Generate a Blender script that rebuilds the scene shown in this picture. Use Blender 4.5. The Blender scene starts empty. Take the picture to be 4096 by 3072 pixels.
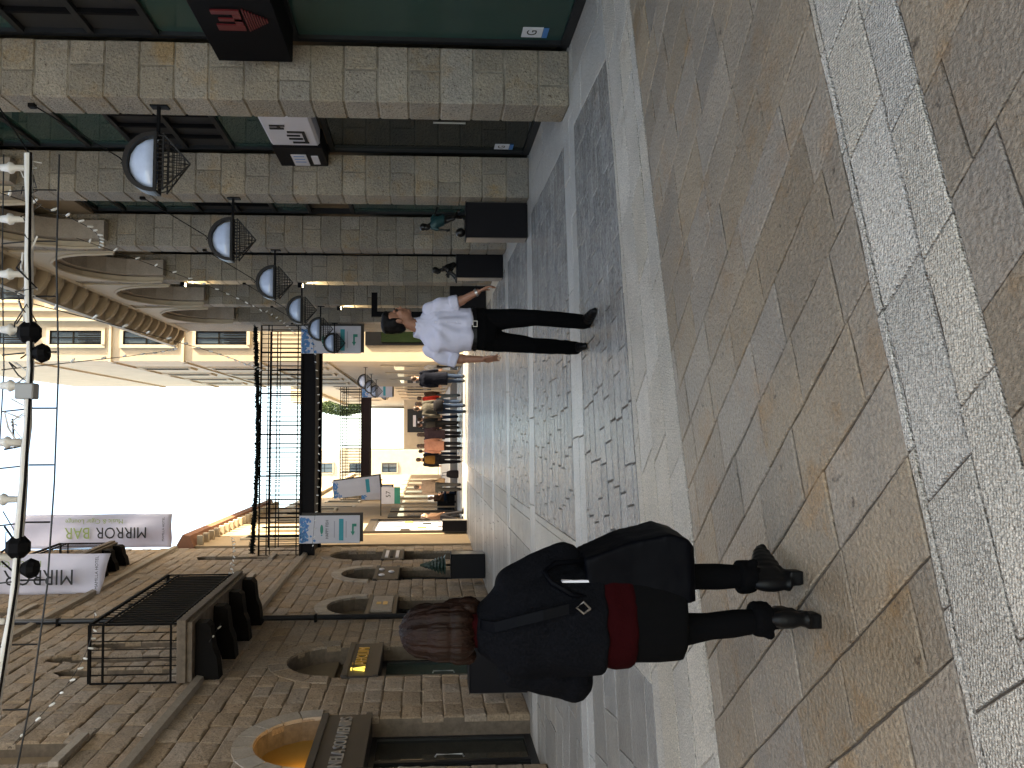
import bpy, bmesh, math, random
from mathutils import Vector, Matrix, noise
R = math.radians
scene = bpy.context.scene
col = scene.collection
random.seed(7)

# ------------------------------------------------------------------ camera
# The photograph is a portrait picture stored lying on its side: the camera is rolled so that "up" points to the picture's left.
CAM_H, PITCH, YAW, FPX = 1.45, R(3.0), R(3.8), 769.0
cam_d = bpy.data.cameras.new('camera')
cam = bpy.data.objects.new('camera', cam_d); col.objects.link(cam)
fwd = Vector((math.sin(YAW) * math.cos(PITCH), math.cos(YAW) * math.cos(PITCH), -math.sin(PITCH)))
rgt = Vector((math.cos(YAW), -math.sin(YAW), 0))
upv = rgt.cross(fwd)
m = Matrix((-upv, rgt, -fwd)).transposed().to_4x4()
m.translation = (0, 0, CAM_H)
cam.matrix_world = m
cam_d.sensor_width = 36; cam_d.sensor_fit = 'HORIZONTAL'
cam_d.lens = 36 * FPX / 1024
cam_d.shift_x = 46.7 / 1024
cam_d.clip_start = 0.05; cam_d.clip_end = 2000
scene.camera = cam

# ------------------------------------------------------------------ sky, sun, exposure
SUN_EL, SUN_AZ = R(44), R(13)      # azimuth: degrees behind the +X (right hand) direction
to_sun = Vector((math.cos(SUN_EL) * math.cos(SUN_AZ), -math.cos(SUN_EL) * math.sin(SUN_AZ), math.sin(SUN_EL)))
world = bpy.data.worlds.new('World'); scene.world = world
world.use_nodes = True
wn = world.node_tree.nodes; wl = world.node_tree.links
sky = wn.new('ShaderNodeTexSky'); sky.sky_type = 'NISHITA'; sky.sun_disc = False
sky.sun_elevation = SUN_EL
sky.sun_rotation = math.atan2(to_sun.x, to_sun.y)
sky.air_density = 1.0; sky.dust_density = 2.5; sky.ozone_density = .8
bg = wn['Background']; bg.inputs['Strength'].default_value = 0.13
wl.new(sky.outputs[0], bg.inputs['Color'])
sun_d = bpy.data.lights.new('sun', 'SUN'); sun_d.energy = 4.0; sun_d.angle = R(0.5); sun_d.color = (1, .93, .82)
sun = bpy.data.objects.new('sun', sun_d); col.objects.link(sun)
sun.rotation_euler = to_sun.to_track_quat('Z', 'Y').to_euler(); sun.location = (20, 0, 40)
vs = scene.view_settings
vs.view_transform = 'Standard'; vs.look = 'None'; vs.gamma = 1; vs.use_curve_mapping = False
vs.exposure = 2.95
vs.use_white_balance = True; vs.white_balance_temperature = 8300; vs.white_balance_tint = 4
scene.cycles.use_denoising = True
scene.cycles.max_bounces = 8; scene.cycles.diffuse_bounces = 5

# ------------------------------------------------------------------ helpers
def tag(o, label=None, cat=None, group=None, kind=None):
    if label: o['label'] = label
    if cat: o['category'] = cat
    if group: o['group'] = group
    if kind: o['kind'] = kind
    return o

def empty(name, loc=(0, 0, 0), rz=0.0, label=None, cat=None, group=None, kind=None):
    o = bpy.data.objects.new(name, None); col.objects.link(o)
    o.location = loc; o.rotation_euler = (0, 0, rz); o.empty_display_size = .1
    return tag(o, label, cat, group, kind)

class MB:
    """collects vertices and faces; build() links them as one mesh object"""
    def __init__(s): s.v = []; s.f = []; s.t = []; s.m = []
    def add(s, vs, fs, tint=.5, mi=0):
        b = len(s.v); s.v += [tuple(p) for p in vs]
        for f in fs: s.f.append(tuple(b + i for i in f)); s.t.append(tint); s.m.append(mi)
        return s
    def box(s, x0, x1, y0, y1, z0, z1, tint=.5, mi=0):
        vs = [(x, y, z) for z in (z0, z1) for y in (y0, y1) for x in (x0, x1)]
        return s.add(vs, [(0, 2, 3, 1), (4, 5, 7, 6), (0, 1, 5, 4), (2, 6, 7, 3), (0, 4, 6, 2), (1, 3, 7, 5)], tint, mi)
    def cbox(s, x0, x1, y0, y1, z0, z1, c=.006, tint=.5, mi=0):
        """box with chamfered edges"""
        vs = []; idx = {}
        for ix, x in enumerate((x0, x1)):
            for iy, y in enumerate((y0, y1)):
                for iz, z in enumerate((z0, z1)):
                    sx, sy, sz = (1 - 2 * ix) * c, (1 - 2 * iy) * c, (1 - 2 * iz) * c
                    for k, p in enumerate(((x, y + sy, z + sz), (x + sx, y, z + sz), (x + sx, y + sy, z))):
                        idx[ix, iy, iz, k] = len(vs); vs.append(p)
        g = lambda a, b, cc, k: idx[a, b, cc, k]
        F = []
        for i in (0, 1):
            F.append([g(i, 0, 0, 0), g(i, 1, 0, 0), g(i, 1, 1, 0), g(i, 0, 1, 0)][::1 if i else -1])
            F.append([g(0, i, 0, 1), g(0, i, 1, 1), g(1, i, 1, 1), g(1, i, 0, 1)][::1 if i else -1])
            F.append([g(0, 0, i, 2), g(1, 0, i, 2), g(1, 1, i, 2), g(0, 1, i, 2)][::1 if i else -1])
        for a in (0, 1):
            for b in (0, 1):
                F.append([g(a, b, 0, 0), g(a, b, 1, 0), g(a, b, 1, 1), g(a, b, 0, 1)])
                F.append([g(a, 0, b, 0), g(a, 1, b, 0), g(a, 1, b, 2), g(a, 0, b, 2)])
                F.append([g(0, a, b, 1), g(1, a, b, 1), g(1, a, b, 2), g(0, a, b, 2)])
                for cc in (0, 1): F.append([g(a, b, cc, 0), g(a, b, cc, 1), g(a, b, cc, 2)])
        return s.add(vs, F, tint, mi)
    def prism(s, poly, a0, a1, axis='x', tint=.5, mi=0):
        """polygon extruded along an axis. poly in the two other axes (x: y,z; y: x,z; z: x,y)"""
        n = len(poly)
        mk = {'x': lambda p, a: (a, p[0], p[1]), 'y': lambda p, a: (p[0], a, p[1]), 'z': lambda p, a: (p[0], p[1], a)}[axis]
        vs = [mk(p, a0) for p in poly] + [mk(p, a1) for p in poly]
        F = [tuple(range(n))[::-1], tuple(range(n, 2 * n))] + [(i, (i + 1) % n, n + (i + 1) % n, n + i) for i in range(n)]
        return s.add(vs, F, tint, mi)
    def tube(s, pts, rad, seg=8, tint=.5, mi=0, cap=True):
        pts = [Vector(p) for p in pts]; n = len(pts)
        if not isinstance(rad, (list, tuple)): rad = [rad] * n
        vs = []; ref = None
        for i, p in enumerate(pts):
            t = (pts[min(i + 1, n - 1)] - pts[max(i - 1, 0)]).normalized()
            if ref is None: ref = Vector((0, 0, 1)) if abs(t.z) < .9 else Vector((1, 0, 0))
            a = t.cross(ref).normalized(); b = t.cross(a).normalized(); ref = -b if False else ref
            for k in range(seg):
                an = 2 * math.pi * k / seg
                vs.append(p + (a * math.cos(an) + b * math.sin(an)) * rad[i])
        F = [(i * seg + k, i * seg + (k + 1) % seg, (i + 1) * seg + (k + 1) % seg, (i + 1) * seg + k) for i in range(n - 1) for k in range(seg)]
        if cap: F += [tuple(range(seg))[::-1], tuple(range((n - 1) * seg, n * seg))]
        return s.add(vs, F, tint, mi)
    def lathe(s, prof, c=(0, 0, 0), seg=16, tint=.5, mi=0, a0=0.0, a1=2 * math.pi):
        full = abs(a1 - a0 - 2 * math.pi) < 1e-6
        k = seg if full else seg + 1
        vs = [(c[0] + r * math.cos(a0 + (a1 - a0) * i / seg), c[1] + r * math.sin(a0 + (a1 - a0) * i / seg), c[2] + z) for r, z in prof for i in range(k)]
        F = []
        for j in range(len(prof) - 1):
            for i in range(seg):
                i2 = (i + 1) % k
                F.append((j * k + i, j * k + i2, (j + 1) * k + i2, (j + 1) * k + i))
        return s.add(vs, F, tint, mi)
    def ell(s, c, r, seg=12, rings=8, rot=None, tint=.5, mi=0):
        vs = []; c = Vector(c)
        for j in range(rings + 1):
            th = math.pi * j / rings
            for i in range(seg):
                ph = 2 * math.pi * i / seg
                p = Vector((r[0] * math.sin(th) * math.cos(ph), r[1] * math.sin(th) * math.sin(ph), r[2] * math.cos(th)))
                if rot: p = rot @ p
                vs.append(c + p)
        F = [(j * seg + i, j * seg + (i + 1) % seg, (j + 1) * seg + (i + 1) % seg, (j + 1) * seg + i) for j in range(rings) for i in range(seg)]
        return s.add(vs, F, tint, mi)
    def mesh(s, name, mats, smooth=False):
        me = bpy.data.meshes.new(name)
        me.from_pydata(s.v, [], s.f)
        for mt in (mats if isinstance(mats, (list, tuple)) else [mats]): me.materials.append(mt)
        at = me.attributes.new('tint', 'FLOAT', 'FACE'); at.data.foreach_set('value', s.t)
        if any(s.m): me.polygons.foreach_set('material_index', s.m)
        me.update()
        bm = bmesh.new(); bm.from_mesh(me); bmesh.ops.recalc_face_normals(bm, faces=bm.faces); bm.to_mesh(me); bm.free()
        if smooth: me.polygons.foreach_set('use_smooth', [True] * len(me.polygons))
        return me
    def build(s, name, mats, parent=None, loc=(0, 0, 0), rot=(0, 0, 0), smooth=False, **tg):
        o = bpy.data.objects.new(name, s.mesh(name, mats, smooth)); col.objects.link(o)
        o.location = loc; o.rotation_euler = rot
        if parent: o.parent = parent
        return tag(o, **tg)

def copy_tree(o, parent=None):
    c = o.copy(); col.objects.link(c)
    if parent: c.parent = parent; c.matrix_parent_inverse = o.matrix_parent_inverse
    for ch in list(o.children): copy_tree(ch, c)
    return c

def text(name, body, size, mat, parent, mtx, extrude=.004, align='CENTER', xs=1.0, **tg):
    cu = bpy.data.curves.new(name, 'FONT'); cu.body = body; cu.size = size; cu.extrude = extrude
    cu.align_x = align; cu.align_y = 'CENTER'; cu.resolution_u = 3
    cu.materials.append(mat)
    o = bpy.data.objects.new(name, cu); col.objects.link(o)
    if parent: o.parent = parent
    o.matrix_local = mtx @ Matrix.Diagonal((xs, 1, 1, 1))
    return tag(o, **tg)

def frame(xa, ya, loc):
    xa = Vector(xa).normalized(); ya = Vector(ya).normalized(); za = xa.cross(ya)
    mm = Matrix((xa, ya, za)).transposed().to_4x4(); mm.translation = loc
    return mm

# ------------------------------------------------------------------ materials
MAT = {}
def mat(name, color, rough=.7, metal=0.0, color2=None, scale=6.0, detail=6.0, bump=0.0, bscale=None, tintamt=0.0, spec=.5, stretch=(1, 1, 1),
        dark=None, emis=None, alpha=None, trans=0.0, coord='Object', dots=0.0, dscale=45.0, stain=None, ior=1.45, speck=None):
    mt = bpy.data.materials.new(name); mt.use_nodes = True
    nt = mt.node_tree; N = nt.nodes; L = nt.links; p = N['Principled BSDF']
    p.inputs['Roughness'].default_value = rough; p.inputs['Metallic'].default_value = metal
    p.inputs['Specular IOR Level'].default_value = spec; p.inputs['IOR'].default_value = ior
    p.inputs['Transmission Weight'].default_value = trans
    c = (*color, 1)
    tc = N.new('ShaderNodeTexCoord'); mp = N.new('ShaderNodeMapping'); mp.inputs['Scale'].default_value = stretch
    # world position keeps joined and single pieces alike
    geo = N.new('ShaderNodeNewGeometry')
    L.new(geo.outputs['Position'] if coord == 'World' else tc.outputs[coord], mp.inputs['Vector'])
    out = None
    if color2 or tintamt or dark or stain:
        nz = N.new('ShaderNodeTexNoise'); nz.inputs['Scale'].default_value = scale; nz.inputs['Detail'].default_value = detail; nz.inputs['Roughness'].default_value = .62
        L.new(mp.outputs[0], nz.inputs['Vector'])
        ramp = N.new('ShaderNodeMapRange'); ramp.inputs[1].default_value = .3; ramp.inputs[2].default_value = .7
        L.new(nz.outputs[0], ramp.inputs[0])
        mx = N.new('ShaderNodeMix'); mx.data_type = 'RGBA'
        mx.inputs['A'].default_value = c; mx.inputs['B'].default_value = (*(color2 or color), 1)
        L.new(ramp.outputs[0], mx.inputs['Factor']); out = mx.outputs['Result']
        if stain:
            n3 = N.new('ShaderNodeTexNoise'); n3.inputs['Scale'].default_value = stain[1]; n3.inputs['Detail'].default_value = 8
            n3.inputs['Roughness'].default_value = .7
            L.new(mp.outputs[0], n3.inputs['Vector'])
            r3 = N.new('ShaderNodeMapRange'); r3.inputs[1].default_value = stain[2]; r3.inputs[2].default_value = stain[2] + .12
            r3.inputs[4].default_value = stain[3]
            L.new(n3.outputs[0], r3.inputs[0])
            m3 = N.new('ShaderNodeMix'); m3.data_type = 'RGBA'; m3.inputs['B'].default_value = (*stain[0], 1)
            L.new(out, m3.inputs['A']); L.new(r3.outputs[0], m3.inputs['Factor']); out = m3.outputs['Result']
        if dark:
            n2 = N.new('ShaderNodeTexNoise'); n2.inputs['Scale'].default_value = dark[1]; n2.inputs['Detail'].default_value = 5; n2.inputs['Roughness'].default_value = .7
            L.new(mp.outputs[0], n2.inputs['Vector'])
            r2 = N.new('ShaderNodeMapRange'); r2.inputs[1].default_value = dark[2]; r2.inputs[2].default_value = dark[2] - .07
            L.new(n2.outputs[0], r2.inputs[0])
            m2 = N.new('ShaderNodeMix'); m2.data_type = 'RGBA'; m2.inputs['B'].default_value = (*dark[0], 1)
            L.new(out, m2.inputs['A']); L.new(r2.outputs[0], m2.inputs['Factor']); out = m2.outputs['Result']
        if speck:
            n4 = N.new('ShaderNodeTexNoise'); n4.inputs['Scale'].default_value = speck[0]; n4.inputs['Detail'].default_value = 3; n4.inputs['Roughness'].default_value = .75
            L.new(mp.outputs[0], n4.inputs['Vector'])
            r4 = N.new('ShaderNodeMapRange'); r4.inputs[1].default_value = .32; r4.inputs[2].default_value = .68; r4.inputs[3].default_value = 1 - speck[1]; r4.inputs[4].default_value = 1 + speck[1]
            L.new(n4.outputs[0], r4.inputs[0])
            h4 = N.new('ShaderNodeHueSaturation'); L.new(r4.outputs[0], h4.inputs['Value']); L.new(out, h4.inputs['Color']); out = h4.outputs['Color']
        if tintamt:
            at = N.new('ShaderNodeAttribute'); at.attribute_name = 'tint'
            hs = N.new('ShaderNodeHueSaturation')
            mr = N.new('ShaderNodeMapRange'); mr.inputs[3].default_value = 1 - tintamt; mr.inputs[4].default_value = 1 + tintamt
            L.new(at.outputs['Fac'], mr.inputs[0]); L.new(mr.outputs[0], hs.inputs['Value'])
            ms = N.new('ShaderNodeMath'); ms.operation = 'FRACT'
            mm_ = N.new('ShaderNodeMath'); mm_.operation = 'MULTIPLY'; mm_.inputs[1].default_value = 7.31
            L.new(at.outputs['Fac'], mm_.inputs[0]); L.new(mm_.outputs[0], ms.inputs[0])
            sr = N.new('ShaderNodeMapRange'); sr.inputs[3].default_value = .8; sr.inputs[4].default_value = 1.2
            L.new(ms.outputs[0], sr.inputs[0]); L.new(sr.outputs[0], hs.inputs['Saturation'])
            L.new(out, hs.inputs['Color']); out = hs.outputs['Color']
        L.new(out, p.inputs['Base Color'])
    else:
        p.inputs['Base Color'].default_value = c
    if bump:
        nb = N.new('ShaderNodeTexNoise'); nb.inputs['Scale'].default_value = bscale or scale * 6; nb.inputs['Detail'].default_value = 4; nb.inputs['Roughness'].default_value = .6
        L.new(mp.outputs[0], nb.inputs['Vector'])
        h = nb.outputs[0]
        if dots:
            vo = N.new('ShaderNodeTexVoronoi'); vo.inputs['Scale'].default_value = dscale; vo.inputs['Randomness'].default_value = .55
            L.new(mp.outputs[0], vo.inputs['Vector'])
            ma = N.new('ShaderNodeMath'); ma.operation = 'MULTIPLY_ADD'; ma.inputs[1].default_value = dots
            L.new(vo.outputs['Distance'], ma.inputs[0]); L.new(h, ma.inputs[2]); h = ma.outputs[0]
        bp = N.new('ShaderNodeBump'); bp.inputs['Strength'].default_value = min(bump, 1); bp.inputs['Distance'].default_value = .02 * max(1, bump)
        L.new(h, bp.inputs['Height']); L.new(bp.outputs[0], p.inputs['Normal'])
    if emis:
        p.inputs['Emission Color'].default_value = (*emis[0], 1); p.inputs['Emission Strength'].default_value = emis[1]
    if alpha is not None: p.inputs['Alpha'].default_value = alpha
    MAT[name] = mt
    return mt

M_PIER = mat('rough limestone', (.315, .27, .21), .85, color2=(.225, .20, .168), scale=3.2, bump=1.3, bscale=30, tintamt=.17, coord='World', stain=((.29, .20, .11), 1.9, .54, .7), dark=((.10, .075, .055), 24, .41), speck=(50, .30))
M_PMORT = mat('pale mortar', (.30, .27, .22), .9, color2=(.11, .09, .07), scale=7, bump=.2, coord='World')
M_SMOOTH = mat('smooth limestone', (.44, .37, .28), .75, color2=(.40, .34, .26), scale=3, bump=.15, bscale=40, tintamt=.1, coord='World')
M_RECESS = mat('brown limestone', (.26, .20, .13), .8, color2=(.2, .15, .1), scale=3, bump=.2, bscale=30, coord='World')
M_WALL = mat('tooled brown stone', (.305, .232, .168), .88, color2=(.245, .188, .138), scale=3.5, bump=1.0, bscale=17, tintamt=.12, coord='World', stain=((.19, .135, .095), 1.5, .56, .5), dark=((.09, .065, .048), 15, .40), speck=(34, .28))
M_WMORT = mat('dark wall mortar', (.17, .13, .098), .95, color2=(.10, .078, .058), scale=10, coord='World')
M_VOUSS = mat('pale arch stone', (.36, .31, .26), .8, color2=(.28, .24, .2), scale=5, bump=.4, bscale=40, tintamt=.1, coord='World', speck=(40, .15))
M_BROWN = mat('brown paving stone', (.295, .232, .168), .35, color2=(.215, .178, .140), scale=1.9, bump=.9, bscale=48, tintamt=.15, coord='World', stain=((.26, .165, .09), 2.4, .53, .75), dark=((.06, .042, .03), 11, .375), spec=.5, speck=(70, .30))
M_LIGHT = mat('pale bush hammered paving stone', (.68, .61, .52), .42, color2=(.54, .49, .42), scale=2.5, bump=1.0, bscale=70, tintamt=.09, coord='World', dots=.8, dscale=105, dark=((.2, .16, .12), 50, .385), stain=((.34, .25, .17), 2.3, .58, .6), speck=(90, .40))
M_PAVER = mat('grey limestone paver', (.275, .262, .245), .25, color2=(.17, .163, .155), scale=6, bump=1.0, bscale=27, tintamt=.13, coord='World', stretch=(.6, 1.4, 1), dark=((.07, .066, .062), 22, .41), spec=.6, speck=(42, .36))
M_CROSS = mat('pale smooth paving band', (.45, .43, .40), .3, color2=(.35, .335, .31), scale=5, bump=.7, bscale=34, tintamt=.09, coord='World', dark=((.15, .14, .13), 34, .39), speck=(55, .28), spec=.55)
M_LANE = mat('smooth grey paving stone', (.275, .255, .23), .3, color2=(.20, .188, .172), scale=3, bump=.6, bscale=38, tintamt=.12, coord='World', dark=((.09, .08, .07), 30, .38), speck=(55, .26), spec=.5)
M_BED = mat('dark joint grit', (.07, .055, .04), .95, color2=(.12, .1, .08), scale=25, bump=.4, coord='World')
M_FARPAVE = mat('far limestone paving', (.34, .33, .31), .45, color2=(.27, .26, .25), scale=1.2, bump=.3, bscale=14, coord='World')
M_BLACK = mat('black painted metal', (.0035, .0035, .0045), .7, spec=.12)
M_IRON = mat('dark wrought iron', (.006, .005, .0045), .75, bump=.1, bscale=60, spec=.1)
M_FRAME = mat('charcoal window frame', (.012, .013, .016), .42, color2=(.009, .010, .012), scale=3)
M_PANEL = mat('charcoal louvre panel', (.026, .026, .027), .55, color2=(.02, .02, .022), scale=4)
M_GLASS = mat('green tinted shop glass', (.022, .062, .054), .05, spec=.6, color2=(.018, .048, .044), scale=.8)
M_DGLASS = mat('dark shop glass', (.012, .016, .015), .05, spec=.55)
M_PLINTH = mat('dark bronze plinth', (.006, .005, .007), .5, color2=(.0045, .004, .0055), scale=4, spec=.2)
M_PSIDE = mat('pale metal and lit plinth side', (.17, .15, .135), .32, metal=.6)
M_BRONZE = mat('dark bronze', (.008, .007, .0065), .3, metal=.3, color2=(.014, .012, .010), scale=20, spec=.5)
M_TEAL = mat('teal patina bronze', (.008, .05, .052), .4, metal=.2, color2=(.006, .03, .034), scale=14)
M_WHITE = mat('white painted metal', (.72, .71, .68), .5, color2=(.6, .59, .57), scale=8)
M_LAMPGL = mat('sky tinted lamp glass', (.58, .69, .92), .15, color2=(.46, .56, .78), scale=7, spec=.8)  # sky reflection put into the pale bluish base colour
M_LAMPBR = mat('brown lamp hoop', (.016, .012, .011), .45, color2=(.012, .009, .008), scale=9)
M_BULB = mat('clear light bulb', (.8, .8, .78), .25)
M_WIRE = mat('dark cable', (.03, .027, .025), .7)
M_BANNER = mat('pale lilac banner cloth', (.60, .58, .68), .8, color2=(.54, .52, .62), scale=2, bump=.12, bscale=5)
M_INK = mat('black print', (.006, .006, .007), .6)
M_GREENINK = mat('olive print', (.25, .33, .10), .6)
M_SIGNW = mat('white sign panel', (.62, .61, .66), .55, color2=(.56, .55, .6), scale=3)
M_BLUE = mat('blue mosaic print', (.03, .10, .42), .5, color2=(.12, .38, .62), scale=14)
M_TEALINK = mat('teal print', (.02, .30, .36), .5)
M_GRINK = mat('green print', (.02, .24, .17), .5)
M_RED = mat('red raised letters', (.10, .008, .01), .45)
M_GOLD = mat('gold letters', (.55, .36, .08), .3, metal=.9)
M_GOLDLIT = mat('lit gold letter', (.8, .6, .1), .3, metal=.3, emis=((1, .75, .15), .22))
M_STEELLET = mat('grey steel letters', (.30, .30, .31), .35, metal=.8)
M_BRONZEF = mat('bronze fascia', (.034, .025, .019), .5, color2=(.027, .02, .015), scale=3)
M_AMBER = mat('amber plaster', (.42, .24, .06), .7, color2=(.34, .2, .05), scale=2)
M_PEACH = mat('peach limestone', (.46, .375, .275), .85, color2=(.39, .315, .23), scale=1.2, bump=.25, bscale=12, coord='World')
M_CREAM = mat('cream limestone', (.52, .44, .33), .85, color2=(.44, .37, .275), scale=1.5, bump=.2, bscale=10, coord='World')
M_TAN = mat('tan limestone', (.40, .29, .18), .85, color2=(.33, .24, .15), scale=1.4, bump=.3, bscale=10, coord='World')
M_WINGL = mat('window glass', (.05, .07, .09), .05, spec=.8)
M_LEAF = mat('dark leaf', (.035, .06, .025), .6, color2=(.06, .09, .03), scale=3)
M_STICK = mat('white sticker', (.62, .66, .72), .4)
M_BLUEP = mat('blue print', (.05, .2, .5), .4)
M_TILE = mat('terracotta roof tile', (.3, .13, .07), .8, color2=(.22, .1, .06), scale=6)
M_GRILLE = mat('lamp mesh', (.006, .005, .005), .6)
M_RUST = mat('painted steel beam', (.0045, .004, .005), .6, color2=(.007, .005, .005), scale=5, spec=.12)
M_BEAM2 = mat('brown painted steel beam', (.035, .018, .015), .6, spec=.15)
# ------------------------------------------------------------------ ground and pavement
MB().box(-200, 200, -60, 400, -.6, -.06).build('ground', M_FARPAVE, kind='structure')
pavement = MB().box(-6, 8, -3, 45, -.055, -.012).build('pavement', M_BED, kind='structure')

def clip_half(poly, px, py, nx, ny):
    """keep the side where (p - P).n >= 0"""
    out = []
    for i in range(len(poly)):
        a, b = poly[i], poly[(i + 1) % len(poly)]
        da = (a[0] - px) * nx + (a[1] - py) * ny; db = (b[0] - px) * nx + (b[1] - py) * ny
        if da >= 0: out.append(a)
        if da * db < 0:
            t = da / (da - db); out.append((a[0] + (b[0] - a[0]) * t, a[1] + (b[1] - a[1]) * t))
    return out
def area(poly): return .5 * sum(poly[i][0] * poly[(i + 1) % len(poly)][1] - poly[(i + 1) % len(poly)][0] * poly[i][1] for i in range(len(poly)))
def ccw(poly): return poly if area(poly) > 0 else poly[::-1]
def clip_poly(poly, zone, inset=0.0):
    for i in range(len(zone)):
        a, b = zone[i], zone[(i + 1) % len(zone)]
        dx, dy = b[0] - a[0], b[1] - a[1]; l = math.hypot(dx, dy)
        if l < 1e-6: continue
        nx, ny = -dy / l, dx / l
        poly = clip_half(poly, a[0] + nx * inset, a[1] + ny * inset, nx, ny)
        if len(poly) < 3: return []
    return poly
SLABS = []   # (polygon, material, tint, chip size)
def zone(poly, th1, w, th2, lmin, lmax, mt, gap=.006, chip=.004, seed=1, wj=0.0):
    rnd = random.Random(seed)
    poly = ccw(poly)
    e1 = (math.cos(R(th1)), math.sin(R(th1))); e2 = (math.cos(R(th2)), math.sin(R(th2)))
    det = e1[0] * e2[1] - e1[1] * e2[0]
    st = [((p[0] * e2[1] - p[1] * e2[0]) / det, (e1[0] * p[1] - e1[1] * p[0]) / det) for p in poly]
    s0, s1 = min(a for a, b in st) - lmax, max(a for a, b in st)
    t0, t1 = min(b for a, b in st), max(b for a, b in st)
    step = w / abs(det)
    t = t0 - step * rnd.random() * .5
    while t < t1:
        dt = step * (1 + rnd.uniform(-wj, wj))
        s = s0 + rnd.uniform(0, lmax)
        while s < s1:
            ds = rnd.uniform(lmin, lmax)
            q = [(a * e1[0] + b * e2[0], a * e1[1] + b * e2[1]) for a, b in ((s, t), (s + ds, t), (s + ds, t + dt), (s, t + dt))]
            q = clip_poly(ccw(q), poly)
            if len(q) >= 3:
                q = [q[i] for i in range(len(q)) if math.hypot(q[i][0] - q[i - 1][0], q[i][1] - q[i - 1][1]) > .004]
            if len(q) >= 3 and area(q) > .0012:
                q2 = clip_poly(q, q, gap / 2)
                if len(q2) >= 3 and area(q2) > .0008: SLABS.append((q2, mt, rnd.random(), chip))
            s += ds
        t += dt

SL = math.tan(R(16.2))
fA = lambda x, c: c + SL * x                       # skewed bands near the viewer
a0, a1, b0 = 1.83, 2.27, 4.31                      # near edge of band A, far edge of A, near edge of B (at x = 0)
fB1 = lambda x: 5.30 + .205 * x                    # far edge of B
fC0, fC1 = (lambda x: 6.98 + .098 * x), (lambda x: 7.52 + .098 * x)
XL, XR = -4.3, 3.95
zone([(XL, -1.5), (XR, -1.5), (XR, fA(XR, a0)), (XL, fA(XL, a0))], 130, .30, 18, .45, .8, M_BROWN, seed=3, wj=.12, chip=.006)
zone([(XL, fA(XL, a0)), (XR, fA(XR, a0)), (XR, fA(XR, a1)), (XL, fA(XL, a1))], 16.2, .215, 128, .42, .62, M_LIGHT, seed=5, wj=.12, chip=.005, gap=.008)
zone([(XL, fA(XL, a1)), (XR, fA(XR, a1)), (XR, fA(XR, b0)), (XL, fA(XL, b0))], 130, .25, 18, .32, .6, M_BROWN, seed=8, wj=.12, chip=.006)
zone([(XL, fA(XL, b0)), (XR, fA(XR, b0)), (XR, fB1(XR)), (XL, fB1(XL))], 13, .30, 128, .45, .8, M_LIGHT, seed=9, wj=.1)
XS0, XS1, XT = -1.6, -1.03, 3.02
def rows(x0, x1, yf0, yf1, th, w, lmin, lmax, mt, seed):
    zone([(x0, yf0(x0)), (x1, yf0(x1)), (x1, yf1(x1)), (x0, yf1(x0))], th, w, th + 90, lmin, lmax, mt, seed=seed, gap=.010 if mt is M_PAVER else .008, chip=.004, wj=.06)
rows(XS1, XT, fB1, fC0, 8.5, .19, .28, .6, M_PAVER, 11)
rows(XL, XS0, fB1, fC0, 8.5, .42, .6, 1.1, M_LANE, 12)
zone([(XS0, fB1(XS0)), (XS1, fB1(XS1)), (XS1, fC0(XS1)), (XS0, fC0(XS0))], 90, .57, 0, .9, 1.6, M_LIGHT, seed=13)
zone([(XT, fB1(XT)), (XR, fB1(XR)), (XR, fC0(XR)), (XT, fC0(XT))], 90, .5, 0, .9, 1.6, M_CROSS, seed=14)
rows(XL, XR, fC0, fC1, 5.6, .54, .9, 1.5, M_CROSS, 15)
prev = fC1; k = 0
for yc in (10.45, 13.45, 16.45, 19.45, 22.45, 25.45, 28.45, 31.45, 34.45):
    n0, n1 = (lambda x, y=yc: y - .24 + .02 * x), (lambda x, y=yc: y + .24 + .02 * x)
    rows(XS1, XT, prev, n0, 2, .20 if yc < 20 else .3, .28, .62, M_PAVER, 20 + k)
    rows(XL, XS0, prev, n0, 2, .42, .6, 1.1, M_LANE, 40 + k)
    zone([(XS0, prev(XS0)), (XS1, prev(XS1)), (XS1, n0(XS1)), (XS0, n0(XS0))], 90, .57, 0, .9, 1.6, M_LIGHT, seed=60 + k)
    zone([(XT, prev(XT)), (XR, prev(XR)), (XR, n0(XR)), (XT, n0(XT))], 90, .5, 0, .9, 1.6, M_CROSS, seed=80 + k)
    rows(XL, XR, n0, n1, 1.2, .48, .9, 1.5, M_CROSS, 100 + k)
    prev = n1; k += 1

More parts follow.
